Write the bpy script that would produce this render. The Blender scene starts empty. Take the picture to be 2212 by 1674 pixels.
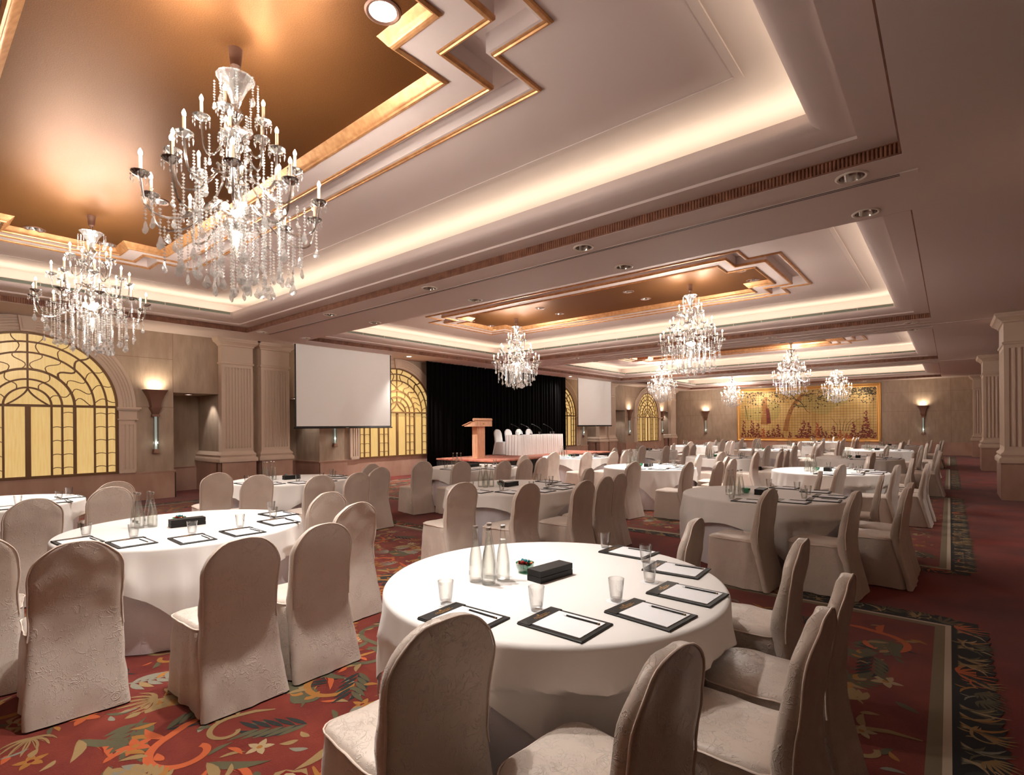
import bpy, bmesh, math, random
from math import pi, sin, cos, radians, atan2, hypot, sqrt
from mathutils import Vector, Matrix, noise
from mathutils.geometry import tessellate_polygon

RNG = random.Random(7)
SC = bpy.context.scene
COL = SC.collection
H_EYE, FPX, YAW, HOR, ROLL = 1.59, 1130.4, 0.69654, 921.33, 0.007856
ZC = 3.835            # underside of the ceiling beams
XW = -13.957          # left wall face
YB = 33.7             # back wall face

# ------------------------------------------------------------------ helpers
class MB:
    def __init__(s): s.v = []; s.f = []; s.m = []
    def add(s, vs, fs, mi=0):
        o = len(s.v); s.v += [tuple(p) for p in vs]
        for f in fs: s.f.append([i + o for i in f]); s.m.append(mi)
    def box(s, x0, x1, y0, y1, z0, z1, mi=0):
        s.add([(x0,y0,z0),(x1,y0,z0),(x1,y1,z0),(x0,y1,z0),(x0,y0,z1),(x1,y0,z1),(x1,y1,z1),(x0,y1,z1)],
              [(0,3,2,1),(4,5,6,7),(0,1,5,4),(1,2,6,5),(2,3,7,6),(3,0,4,7)], mi)
    def loft(s, rings, mi=0, cap0=False, cap1=False, closed=True):
        n = len(rings[0]); vs = [p for r in rings for p in r]; fs = []
        for k in range(len(rings) - 1):
            for i in range(n if closed else n - 1):
                j = (i + 1) % n
                fs.append((k*n+i, k*n+j, (k+1)*n+j, (k+1)*n+i))
        if cap0: fs.append(tuple(range(n))[::-1])
        if cap1: fs.append(tuple((len(rings)-1)*n + i for i in range(n)))
        s.add(vs, fs, mi)
    def lathe(s, prof, n=16, c=(0,0,0), mi=0, cap=False):
        s.loft([[(c[0]+r*cos(2*pi*i/n), c[1]+r*sin(2*pi*i/n), c[2]+z) for i in range(n)] for r, z in prof], mi, cap, cap)
    def tube(s, pts, rad, n=6, mi=0, cap=True):
        pts = [Vector(p) for p in pts]; rings = []
        prev = None
        for k, p in enumerate(pts):
            t = (pts[min(k+1, len(pts)-1)] - pts[max(k-1, 0)])
            if t.length < 1e-9: t = Vector((0,0,1))
            t.normalize()
            if prev is None:
                a = Vector((0,0,1)) if abs(t.z) < .9 else Vector((1,0,0))
                u = t.cross(a).normalized()
            else:
                u = (prev - t * prev.dot(t))
                u = u.normalized() if u.length > 1e-6 else t.orthogonal().normalized()
            prev = u; w = t.cross(u)
            r = rad[k] if isinstance(rad, (list, tuple)) else rad
            rings.append([p + (u*cos(2*pi*i/n) + w*sin(2*pi*i/n))*r for i in range(n)])
        s.loft(rings, mi, cap, cap)
    def prism(s, poly, z0, z1, mi=0, mi_side=None):
        n = len(poly)
        s.add([(x,y,z0) for x,y in poly]+[(x,y,z1) for x,y in poly], [tuple(range(n))[::-1], tuple(range(n,2*n))], mi)
        s.add([(x,y,z0) for x,y in poly]+[(x,y,z1) for x,y in poly], [(i,(i+1)%n,n+(i+1)%n,n+i) for i in range(n)], mi if mi_side is None else mi_side)
    def mesh(s, name, mats, smooth=35, recalc=True):
        me = bpy.data.meshes.new(name)
        me.from_pydata(s.v, [], s.f)
        for m in (mats if isinstance(mats, (list, tuple)) else [mats]): me.materials.append(m)
        me.polygons.foreach_set('material_index', s.m)
        if recalc:
            bm = bmesh.new(); bm.from_mesh(me)
            bmesh.ops.remove_doubles(bm, verts=bm.verts, dist=1e-6)
            bmesh.ops.recalc_face_normals(bm, faces=bm.faces); bm.to_mesh(me); bm.free()
        if smooth:
            me.polygons.foreach_set('use_smooth', [True]*len(me.polygons))
            me.set_sharp_from_angle(angle=radians(smooth))
        me.update()
        return me
    def build(s, name, mats, parent=None, smooth=35, recalc=True):
        return link(name, s.mesh(name, mats, smooth, recalc), parent)

def link(name, data, parent=None, loc=None, rz=None):
    o = bpy.data.objects.new(name, data); COL.objects.link(o)
    if parent: o.parent = parent
    if loc is not None: o.location = loc
    if rz is not None: o.rotation_euler = (0,0,rz)
    return o
def tag(o, label, cat, group=None, kind=None):
    o['label'] = label; o['category'] = cat
    if group: o['group'] = group
    if kind: o['kind'] = kind
    return o
def thing(name, label, cat, loc=(0,0,0), rz=0, group=None):
    o = link(name, None, None, loc, rz); o.empty_display_size = .1
    return tag(o, label, cat, group)
def struct(o): o['kind'] = 'structure'; return o
def children(o): return list(o.children)
def copy_tree(o, parent=None):
    c = o.copy(); COL.objects.link(c)
    if parent: c.parent = parent
    for ch in KIDS.get(o.name, ()): copy_tree(ch, c)
    return c
KIDS = {}
def reg(o):
    """remember a prototype's children so that copies can be made with obj.copy()"""
    KIDS[o.name] = list(o.children)
    for ch in o.children: reg(ch)
    return o

# ---------------------------------------------------------------- materials
def srgb(r, g, b):
    f = lambda c: ((c/255)/12.92 if c/255 <= .04045 else ((c/255+.055)/1.055)**2.4)
    return (f(r), f(g), f(b), 1)
def new_mat(name):
    m = bpy.data.materials.new(name); m.use_nodes = True
    nt = m.node_tree; nt.nodes.clear()
    out = nt.nodes.new('ShaderNodeOutputMaterial')
    return m, nt, out
def N(nt, t, **kw):
    n = nt.nodes.new(t)
    for k, v in kw.items():
        if k.startswith('i_'): n.inputs[k[2:].replace('_', ' ')].default_value = v
        else: setattr(n, k, v)
    return n
def principled(name, col, rough=.5, metal=0, spec=.5, sheen=0, bump=None, var=None, emis=None):
    """bump=(scale, strength, distance, stretch xyz); var=(scale, colour2, stretch)"""
    m, nt, out = new_mat(name)
    b = N(nt, 'ShaderNodeBsdfPrincipled')
    b.inputs['Base Color'].default_value = col
    b.inputs['Roughness'].default_value = rough
    b.inputs['Metallic'].default_value = metal
    b.inputs['Specular IOR Level'].default_value = spec
    if sheen:
        b.inputs['Sheen Weight'].default_value = sheen; b.inputs['Sheen Roughness'].default_value = .4
    tc = N(nt, 'ShaderNodeTexCoord')
    def mapped(st):
        mp = N(nt, 'ShaderNodeMapping'); mp.inputs['Scale'].default_value = st
        nt.links.new(tc.outputs['Object'], mp.inputs['Vector']); return mp.outputs['Vector']
    if var:
        no = N(nt, 'ShaderNodeTexNoise'); no.inputs['Scale'].default_value = var[0]; no.inputs['Detail'].default_value = 5
        nt.links.new(mapped(var[2]), no.inputs['Vector'])
        mr = N(nt, 'ShaderNodeMapRange'); mr.inputs[1].default_value = .35; mr.inputs[2].default_value = .65
        nt.links.new(no.outputs['Fac'], mr.inputs[0])
        mx = N(nt, 'ShaderNodeMix', data_type='RGBA'); mx.inputs[6].default_value = col; mx.inputs[7].default_value = var[1]
        nt.links.new(mr.outputs[0], mx.inputs[0]); nt.links.new(mx.outputs[2], b.inputs['Base Color'])
    if bump:
        no = N(nt, 'ShaderNodeTexNoise'); no.inputs['Scale'].default_value = bump[0]; no.inputs['Detail'].default_value = 4
        nt.links.new(mapped(bump[3]), no.inputs['Vector'])
        bp = N(nt, 'ShaderNodeBump'); bp.inputs['Strength'].default_value = bump[1]; bp.inputs['Distance'].default_value = bump[2]
        nt.links.new(no.outputs['Fac'], bp.inputs['Height']); nt.links.new(bp.outputs['Normal'], b.inputs['Normal'])
    if emis:
        b.inputs['Emission Color'].default_value = emis[0]; b.inputs['Emission Strength'].default_value = emis[1]
    nt.links.new(b.outputs[0], out.inputs[0])
    return m
def emission(name, col, strength, sample=False):
    m, nt, out = new_mat(name)
    e = N(nt, 'ShaderNodeEmission'); e.inputs[0].default_value = col; e.inputs[1].default_value = strength
    nt.links.new(e.outputs[0], out.inputs[0])
    if not sample: m.cycles.emission_sampling = 'NONE'
    return m
def clear(name, tint=(1,1,1,1), fac=.12, rough=.02, blend=.35, edge=.25, dark=.48):
    """thin clear glass: see-through with a reflection that grows towards the rim"""
    m, nt, out = new_mat(name)
    t = N(nt, 'ShaderNodeBsdfTransparent'); t.inputs[0].default_value = tint
    g = N(nt, 'ShaderNodeBsdfGlossy'); g.inputs['Roughness'].default_value = rough
    lw = N(nt, 'ShaderNodeLayerWeight'); lw.inputs['Blend'].default_value = blend
    ma = N(nt, 'ShaderNodeMath', operation='MULTIPLY_ADD'); ma.inputs[1].default_value = .8; ma.inputs[2].default_value = fac
    ma.use_clamp = True
    mx = N(nt, 'ShaderNodeMixShader')
    lw2 = N(nt, 'ShaderNodeLayerWeight'); lw2.inputs['Blend'].default_value = edge
    mc = N(nt, 'ShaderNodeMix', data_type='RGBA'); mc.inputs[6].default_value = tint; mc.inputs[7].default_value = tuple(c*dark for c in tint[:3])+(1,)
    nt.links.new(lw2.outputs['Facing'], mc.inputs[0]); nt.links.new(mc.outputs[2], t.inputs[0])
    nt.links.new(lw.outputs['Facing'], ma.inputs[0]); nt.links.new(ma.outputs[0], mx.inputs[0])
    nt.links.new(t.outputs[0], mx.inputs[1]); nt.links.new(g.outputs[0], mx.inputs[2]); nt.links.new(mx.outputs[0], out.inputs[0])
    return m
def crinkle(name, col, col2, rough, scale, strength, dist):
    """crushed satin: short ridges from narrow bands of distorted noise"""
    m, nt, out = new_mat(name)
    b = N(nt, 'ShaderNodeBsdfPrincipled')
    b.inputs['Roughness'].default_value = rough; b.inputs['Specular IOR Level'].default_value = .55
    b.inputs['Sheen Weight'].default_value = .25; b.inputs['Sheen Roughness'].default_value = .35
    tc = N(nt, 'ShaderNodeTexCoord'); hs = []
    for k, (sc, st) in enumerate(((scale, (1,1,.55)), (scale*1.7, (.6,1,1)), (scale*.6, (1,.8,.9)))):
        mp = N(nt, 'ShaderNodeMapping'); mp.inputs['Scale'].default_value = st
        mp.inputs['Rotation'].default_value = (.5*k, .8*k, .4*k)
        nt.links.new(tc.outputs['Object'], mp.inputs['Vector'])
        no = N(nt, 'ShaderNodeTexNoise'); no.inputs['Scale'].default_value = sc; no.inputs['Detail'].default_value = 3
        no.inputs['Distortion'].default_value = 1.1
        nt.links.new(mp.outputs[0], no.inputs['Vector'])
        a = N(nt, 'ShaderNodeMath', operation='SUBTRACT'); a.inputs[1].default_value = .5
        c = N(nt, 'ShaderNodeMath', operation='ABSOLUTE')
        d = N(nt, 'ShaderNodeMapRange'); d.inputs[1].default_value = 0; d.inputs[2].default_value = .022; d.inputs[3].default_value = 1; d.inputs[4].default_value = 0
        nt.links.new(no.outputs['Fac'], a.inputs[0]); nt.links.new(a.outputs[0], c.inputs[0]); nt.links.new(c.outputs[0], d.inputs[0])
        mk = N(nt, 'ShaderNodeTexNoise'); mk.inputs['Scale'].default_value = sc*.55; mk.inputs['Detail'].default_value = 2
        nt.links.new(mp.outputs[0], mk.inputs['Vector'])
        mm = N(nt, 'ShaderNodeMapRange'); mm.inputs[1].default_value = .48; mm.inputs[2].default_value = .60
        nt.links.new(mk.outputs['Fac'], mm.inputs[0])
        mu = N(nt, 'ShaderNodeMath', operation='MULTIPLY'); nt.links.new(d.outputs[0], mu.inputs[0]); nt.links.new(mm.outputs[0], mu.inputs[1])
        hs.append(mu.outputs[0])
    s1 = N(nt, 'ShaderNodeMath', operation='ADD'); s2 = N(nt, 'ShaderNodeMath', operation='ADD')
    nt.links.new(hs[0], s1.inputs[0]); nt.links.new(hs[1], s1.inputs[1]); nt.links.new(s1.outputs[0], s2.inputs[0]); nt.links.new(hs[2], s2.inputs[1])
    bp = N(nt, 'ShaderNodeBump'); bp.inputs['Strength'].default_value = strength; bp.inputs['Distance'].default_value = dist
    nt.links.new(s2.outputs[0], bp.inputs['Height']); nt.links.new(bp.outputs[0], b.inputs['Normal'])
    no = N(nt, 'ShaderNodeTexNoise'); no.inputs['Scale'].default_value = 5
    nt.links.new(tc.outputs['Object'], no.inputs['Vector'])
    mx = N(nt, 'ShaderNodeMix', data_type='RGBA'); mx.inputs[6].default_value = col; mx.inputs[7].default_value = col2
    nt.links.new(no.outputs['Fac'], mx.inputs[0]); nt.links.new(mx.outputs[2], b.inputs['Base Color'])
    nt.links.new(b.outputs[0], out.inputs[0])
    return m

M = {}
M['ceil'] = principled('ceiling_paint', srgb(218,200,194), .75, bump=(3,.05,.01,(1,1,1)))
M['wallpaper'] = principled('wall_covering', srgb(182,160,140), .62, spec=.4, bump=(16,.8,.008,(1,1,.22)), var=(7,srgb(170,148,128),(1,1,.3)))
M['cream'] = principled('cream_plaster', srgb(212,188,168), .55)
M['marble'] = principled('pink_marble', srgb(196,160,142), .35, var=(2.5,srgb(178,140,122),(1,1,.5)))
M['metal_edge'] = principled('dark_bronze_edge', srgb(88,70,60), .4, .6)
M['ribs'] = principled('ribbed_brown_wood', srgb(140,92,68), .5, var=(9,srgb(110,66,46),(1,1,1)))
M['goldpanel'] = principled('gold_leaf_paper', srgb(132,86,44), .45, .75, bump=(140,.3,.002,(1,1,1)), var=(150,srgb(108,68,34),(1,1,1)))
M['gilt'] = principled('gilt_moulding', srgb(214,162,112), .36, .55, var=(14,srgb(190,134,86),(1,1,1)))
M['bronze'] = principled('brown_bronze', srgb(140,104,88), .42, .45)
M['grille'] = principled('green_grey_grille', srgb(160,166,148), .55)
M['grille_d'] = principled('dark_gap', srgb(92,98,86), .7)
M['white'] = principled('white_paint', srgb(225,212,198), .5)
M['chrome'] = principled('polished_reflector', srgb(225,225,225), .16, 1)
M['black'] = principled('black_board', srgb(26,23,22), .55, spec=.35)
M['velvet'] = principled('black_velvet', srgb(7,6,6), 1.0, spec=.05)
M['blackskirt'] = principled('black_stage_skirt', srgb(38,34,34), .6)
M['cloth'] = principled('white_table_linen', srgb(238,232,228), .8, spec=.2, sheen=.1)
M['under'] = crinkle('lilac_grey_underskirt', srgb(228,220,224), srgb(214,206,210), .5, 14, .3, .004)
M['satin'] = crinkle('beige_crushed_satin', srgb(214,199,187), srgb(200,183,170), .38, 24, .5, .005)
M['piping'] = principled('satin_piping', srgb(224,204,190), .45)
M['whitesatin'] = principled('white_chair_cover', srgb(238,234,232), .6)
M['screen'] = principled('screen_fabric', srgb(250,248,246), .8)
M['paper'] = principled('white_paper', srgb(240,238,240), .7)
M['goldprint'] = principled('gold_print', srgb(190,140,70), .4, .5)
M['glass'] = clear('clear_glass', (.985,.985,.98,1), .02, .03, .22)
M['bottle'] = clear('bottle_glass', (.985,.99,.975,1), .03, .05, .22, .3, .6)
M['water'] = clear('water', (.995,1,.99,1), .06, .1, .15, .2, .85)
M['label'] = principled('grey_printed_label', srgb(176,172,168), .6)
M['greenglass'] = clear('green_glass', (.35,.72,.55,1), .08, .03, .3)
def crystal_mat():
    m, nt, out = new_mat('cut_crystal')
    t = N(nt, 'ShaderNodeBsdfTransparent'); t.inputs[0].default_value = (.97,.965,.96,1)
    g = N(nt, 'ShaderNodeBsdfGlossy'); g.inputs['Roughness'].default_value = .12
    d = N(nt, 'ShaderNodeBsdfDiffuse'); d.inputs[0].default_value = (.9,.88,.86,1); d2 = N(nt, 'ShaderNodeBsdfTranslucent'); d2.inputs[0].default_value = (.9,.88,.86,1)
    a, b_, c = [N(nt, 'ShaderNodeMixShader') for _ in range(3)]
    a.inputs[0].default_value = .5; nt.links.new(d.outputs[0], a.inputs[1]); nt.links.new(d2.outputs[0], a.inputs[2])
    b_.inputs[0].default_value = .27; nt.links.new(g.outputs[0], b_.inputs[1]); nt.links.new(a.outputs[0], b_.inputs[2])
    c.inputs[0].default_value = .55; nt.links.new(t.outputs[0], c.inputs[1]); nt.links.new(b_.outputs[0], c.inputs[2])
    nt.links.new(c.outputs[0], out.inputs[0]); return m
M['crystal'] = crystal_mat()
def glassarm():
    m, nt, out = new_mat('clear_glass_arm')
    t = N(nt, 'ShaderNodeBsdfTransparent'); t.inputs[0].default_value = (.8,.78,.76,1)
    g = N(nt, 'ShaderNodeBsdfGlossy'); g.inputs['Roughness'].default_value = .14; g.inputs[0].default_value = (.72,.7,.68,1)
    mx = N(nt, 'ShaderNodeMixShader'); mx.inputs[0].default_value = .5
    nt.links.new(t.outputs[0], mx.inputs[1]); nt.links.new(g.outputs[0], mx.inputs[2]); nt.links.new(mx.outputs[0], out.inputs[0]); return m
M['arm'] = glassarm()
M['steel'] = principled('brushed_cap', srgb(200,192,186), .22, .8)
M['candle'] = principled('ivory_candle_tube', srgb(176,150,122), .55)
M['pan'] = principled('silvered_drip_pan', srgb(150,142,136), .18, .9)
M['bulb'] = emission('lit_flame_bulb', (1,.86,.66,1), 26)
M['lampdisc'] = emission('lit_downlight', (1,.93,.82,1), 9)
M['lampdim'] = principled('dimmed_lamp', srgb(220,206,190), .3, emis=((1,.9,.75,1), .25))
M['lampbright'] = emission('lit_accent_lamp', (1,.95,.88,1), 22)
M['uplamp'] = emission('lit_sconce_bowl', (1,.88,.68,1), 10)
M['rod'] = clear('sconce_crystal_rod', (.9,.97,.95,1), .22, .05, .4)
M['rodlit'] = principled('frosted_rod_core', srgb(215,218,208), .3, emis=((.95,1,.93,1), .18))
M['mull'] = principled('bronze_glazing_bar', srgb(120,86,52), .45, .2)
M['lecternwood'] = principled('blond_wood', srgb(226,178,146), .45, var=(5,srgb(206,152,118),(6,6,.6)))
M['floorred'] = principled('red_carpet', srgb(124,44,34), .95, spec=.1, sheen=.2, bump=(240,.5,.004,(1,1,1)), var=(1.3,srgb(92,28,26),(1,1,1)))
M['stagecarpet'] = principled('stage_red_carpet', srgb(190,92,84), .95, spec=.1, sheen=.2, var=(6,srgb(212,150,120),(1,1,1)))
M['field'] = principled('rug_red_field', srgb(116,48,36), .95, spec=.1, sheen=.2, bump=(260,.5,.004,(1,1,1)), var=(3,srgb(96,34,29),(1,1,1)))
for k, c in dict(gold=(146,98,48), tan=(136,110,74), olive=(84,78,58), slate=(44,46,44), orange=(168,82,48), creamy=(154,132,100), rust=(104,28,24), grey=(120,114,100), bandblack=(28,28,30), stripe=(176,158,138), stripe2=(116,102,80)).items():
    M['rug_'+k] = principled('rug_'+k, srgb(*c), .95, spec=.1, sheen=.15, bump=(260,.4,.003,(1,1,1)))
M['darkwire'] = principled('black_wire', srgb(24,22,22), .4)
for k, c in dict(orange=(214,96,52), teal=(70,160,170), silver=(180,190,196), red=(170,40,36), brown=(120,70,52)).items():
    M['foil_'+k] = principled('foil_'+k, srgb(*c), .28, .6)

# glowing onyx-like window glass, faint vertical grain
def onyx():
    m, nt, out = new_mat('backlit_amber_glass')
    tc = N(nt, 'ShaderNodeTexCoord'); mp = N(nt, 'ShaderNodeMapping'); mp.inputs['Scale'].default_value = (1, 9, .6)
    nt.links.new(tc.outputs['Object'], mp.inputs['Vector'])
    no = N(nt, 'ShaderNodeTexNoise'); no.inputs['Scale'].default_value = 4; no.inputs['Detail'].default_value = 6
    nt.links.new(mp.outputs[0], no.inputs['Vector'])
    mx = N(nt, 'ShaderNodeMix', data_type='RGBA'); mx.inputs[6].default_value = srgb(204,156,84); mx.inputs[7].default_value = srgb(236,204,140)
    nt.links.new(no.outputs['Fac'], mx.inputs[0])
    b = N(nt, 'ShaderNodeBsdfPrincipled'); b.inputs['Roughness'].default_value = .25
    b.inputs['Base Color'].default_value = srgb(120,96,52)
    b.inputs['Emission Strength'].default_value = .62
    nt.links.new(mx.outputs[2], b.inputs['Emission Color']); nt.links.new(b.outputs[0], out.inputs[0])
    return m
M['onyx'] = onyx()

# ---------------------------------------------------------- sweep along polygons
def offset_poly(poly, d):
    """inward offset of a counter-clockwise axis-aligned polygon"""
    n = len(poly); out = []
    for i in range(n):
        p0, p1, p2 = poly[i-1], poly[i], poly[(i+1) % n]
        def nrm(a, b):
            dx, dy = b[0]-a[0], b[1]-a[1]; l = hypot(dx, dy); return (-dy/l, dx/l)
        n1, n2 = nrm(p0, p1), nrm(p1, p2)
        out.append((p1[0]+d*(n1[0]+n2[0]), p1[1]+d*(n1[1]+n2[1])))
    return out
def sweep(mb, poly, prof, mi=0, mis=None):
    rings = [[(x, y, z) for x, y in offset_poly(poly, d)] for d, z in prof]
    if mis is None: mb.loft(rings, mi); return
    for k in range(len(rings)-1): mb.loft(rings[k:k+2], mis[k])
def rect(x0, x1, y0, y1): return [(x0,y0),(x1,y0),(x1,y1),(x0,y1)]
def cross(cx, cy, a, b, c, e):
    """rectangle a x c with a tongue b x e at both ends (half sizes)"""
    return [(cx-a,cy-c),(cx+a,cy-c),(cx+a,cy-e),(cx+b,cy-e),(cx+b,cy+e),(cx+a,cy+e),(cx+a,cy+c),(cx-a,cy+c),(cx-a,cy+e),(cx-b,cy+e),(cx-b,cy-e),(cx-a,cy-e)]
def circle(cx, cy, r, n=20): return [(cx+r*cos(2*pi*i/n), cy+r*sin(2*pi*i/n)) for i in range(n)]
def holed(mb, outer, holes, z, mi=0):
    loops = [[Vector((x, y, 0)) for x, y in outer]] + [[Vector((x, y, 0)) for x, y in h[::-1]] for h in holes]
    flat = [p for l in loops for p in l]
    mb.add([(p.x, p.y, z) for p in flat], tessellate_polygon(loops), mi)

# ------------------------------------------------------------------- the shell
XL, XR = -12.62, -0.29
COFFERS = [(-2.0, 5.44), (6.925, 14.28), (15.945, 23.55), (25.07, 32.67)]
GCX = -6.40
XRW, YF = 4.8, -4.2     # right wall and the wall behind the camera

DL = []                 # (x, y, z, kind) downlights set into a hole
for ci, (y0, y1) in enumerate(COFFERS):
    cy = (y0+y1)/2
    for gx in (-2.98, -5.27, -7.62, -9.99):
        for dy in (-.42, .42):
            if ci == 0 and dy < 0 and gx in (-5.27, -7.62): continue
            DL.append((gx, cy+dy+(.03 if ci else .07), 4.46, 'panel', ci))
for gx in (-.67, -3.52, -6.43, -9.40, -12.30):
    for yy in (5.64, 6.70): DL.append((gx, yy, ZC, 'beam', 0))
for gx in (-.65, -3.51, -6.43, -9.40):
    for yy in (14.66, 15.79): DL.append((gx, yy, ZC, 'beam', 1))
for gx in (-.65, -3.5, -6.43):
    for yy in (23.91,): DL.append((gx, yy, ZC, 'beam', 2))
ACC = [(-13.13, 10.63), (-13.13, 19.84), (-3.43, 32.98), (-8.57, 33.1)]
for x, y in ACC: DL.append((x, y, ZC, 'accent', 0))
DR = {'panel': .098, 'beam': .105, 'accent': .095}

b = MB(); b.box(-15.6, XRW+.2, YF-.2, YB+.2, -.12, 0)
floor = struct(b.build('floor', M['floorred'], smooth=0))

def holes_in(x0, x1, y0, y1, z):
    return [circle(d[0], d[1], DR[d[3]]) for d in DL if d[2] == z and x0 < d[0] < x1 and y0 < d[1] < y1]
b = MB()
ys = [YF] + [v for c in COFFERS for v in c] + [YB+.1]
for k in range(0, len(ys), 2):
    holed(b, rect(XL, XR, ys[k], ys[k+1]), holes_in(XL, XR, ys[k], ys[k+1], ZC), ZC)
holed(b, rect(-15.5, XL, YF, YB+.1), holes_in(-15.5, XL, YF, YB+.1, ZC), ZC)
holed(b, rect(XR, XRW+.1, YF, YB+.1), [], ZC)
ceiling = struct(b.build('ceiling', M['ceil'], smooth=0, recalc=False))

# each coffer: stepped tray, cove lip with light trough, upper ceiling, dropped gilt frames
PROF = [(0,3.835),(0,3.945),(.28,3.947),(.285,3.972),(.32,3.974)]
for i in range(1, 9):
    t = i/8*pi/2; PROF.append((.32+.255*sin(t), 3.974+.092*(1-cos(t))))
PROF += [(.575,4.072),(.575,4.142),(.545,4.142),(.545,4.03),(.06,4.03),(.06,4.405),(.965,4.405),(.968,4.394),(1.03,4.394),(1.034,4.401)]
for ci, (y0, y1) in enumerate(COFFERS):
    cy = (y0+y1)/2; R_ = rect(XL, XR, y0, y1)
    f1 = cross(GCX, cy, 3.29, 3.77, 1.21, .70); f2 = cross(GCX, cy, 3.52, 4.02, 1.51, .97); f3 = cross(GCX, cy, 3.77, 4.27, 1.76, 1.22)
    b = MB(); sweep(b, R_, PROF)
    holed(b, offset_poly(R_, 1.034), [f3], 4.401)
    sweep(b, f3, [(0,4.401),(.03,4.401),(.03,4.55)])
    holed(b, offset_poly(f3, .03), [offset_poly(f2, -.0)], 4.55)
    sweep(b, f2, [(0,4.55),(0,4.392)])
    holed(b, f2, [f1], 4.392)
    struct(b.build('ceiling_coffer', M['ceil'], smooth=30, recalc=False))
    b = MB()
    g = offset_poly(f1, .10)
    holed(b, g, [circle(d[0], d[1], DR['panel']) for d in DL if d[3] == 'panel' and d[4] == ci], 4.46)
    struct(b.build('ceiling_gold_panel', M['goldpanel'], smooth=0, recalc=False))
    b = MB()
    sweep(b, offset_poly(f1, -.012), [(0,4.392),(0,4.378),(.018,4.366),(.034,4.372),(.042,4.386),(.055,4.392),(.075,4.418),(.10,4.448),(.112,4.461)])
    sweep(b, offset_poly(f2, -.006), [(0,4.41),(0,4.384),(.012,4.370),(.026,4.368),(.034,4.378),(.046,4.380),(.05,4.393)])
    sweep(b, offset_poly(f3, -.042), [(0,4.402),(0,4.392),(.010,4.380),(.026,4.376),(.034,4.386),(.045,4.388),(.049,4.41)])
    struct(b.build('trim_gilt_frames', M['gilt'], smooth=30, recalc=False))
    # ribbed brown band around the lower edge of the coffer
    b = MB(); path = []
    for (ax, ay), (bx, by) in zip(R_, R_[1:]+R_[:1]):
        L = hypot(bx-ax, by-ay); n = int(L/.031); ux, uy = (bx-ax)/L, (by-ay)/L; nx, ny = -uy, ux
        for k in range(n):
            for s, d in ((.08,.0),(.22,.008),(.5,.011),(.78,.008),(.92,.0)):
                t = (k+s)*L/n
                path.append((ax+ux*t+nx*(d+.001), ay+uy*t+ny*(d+.001)))
    b.loft([[(x,y,z) for x,y in path] for z in (3.846, 3.938)])
    sweep(b, R_, [(.001,3.838),(.013,3.838),(.013,3.848),(.001,3.848)]); sweep(b, R_, [(.001,3.937),(.014,3.937),(.014,3.946)])
    struct(b.build('trim_ribbed_band', M['ribs'], smooth=50, recalc=False))

# ------------------------------------------------------------------ left wall
SEG = [(YF,4.32),(8.02,13.3),(17.0,22.57),(26.55,31.68)]
NICHE = [(4.32,5.30),(7.03,8.02),(13.3,14.3),(16.1,17.0),(22.57,23.39),(25.12,26.55),(31.68,32.41)]
PIER = [(5.30,7.03),(14.3,16.1),(23.39,25.12),(32.41,YB)]
XN, ZN = -15.3, 2.45
b = MB()
for a, c in SEG: b.box(XW-.12, XW, a, c, 0, ZC)
for a, c in NICHE:
    b.box(XN-.1, XN, a-.02, c+.02, 0, ZN); b.box(XN, XW, a, c, ZN, ZC)
    b.box(XN, XW-.12, a-.06 if any(abs(a-s[1]) < .01 for s in SEG) else a, a, 0, ZN) if any(abs(a-s[1]) < .01 for s in SEG) else None
    if any(abs(c-s[0]) < .01 for s in SEG): b.box(XN, XW-.12, c, c+.06, 0, ZN)
for a, c in PIER: b.box(XN, XW+.02, a+.02, c-.02, 0, ZC)
wall_left = struct(b.build('wall_left', M['wallpaper'], smooth=0))
# thin seams between wall-covering panels
b = MB()
for a, c in SEG:
    for z in (2.098, 3.22): b.box(XW, XW+.0015, a, c, z-.004, z+.004)
for y in (4.315, 26.6, 12.4, 17.4): b.box(XW, XW+.0015, y-.004, y+.004, 2.45, ZC)
struct(b.build('trim_wall_seams', M['bronze'], smooth=0))

b = MB(); be = MB()
def dado(x, y0, y1, d=.035):
    b.box(x, x+d, y0, y1, 0, .60); b.box(x, x+d+.012, y0, y1, .60, .628)
for a, c in SEG:
    dado(XW, a, c)
    for yy, s in ((c, 1), (a, -1)):
        if a == YF and s == -1: continue
        y0_, y1_ = (yy, yy+.035) if s > 0 else (yy-.035, yy)
        b.box(XN, XW+.035, y0_, y1_, 0, .60); b.box(XN, XW+.047, min(y0_, y0_+s*.012), max(y1_, y1_+s*.012), .60, .628)
        be.box(XW+.034, XW+.04, y0_+.004 if s < 0 else y1_-.03, y0_+.03 if s < 0 else y1_-.004, 0, .585)
for a, c in NICHE: dado(XN, a, c)
struct(b.build('trim_marble_dado', M['marble'], smooth=0)); struct(be.build('trim_dado_edge', M['metal_edge'], smooth=0))

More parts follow.
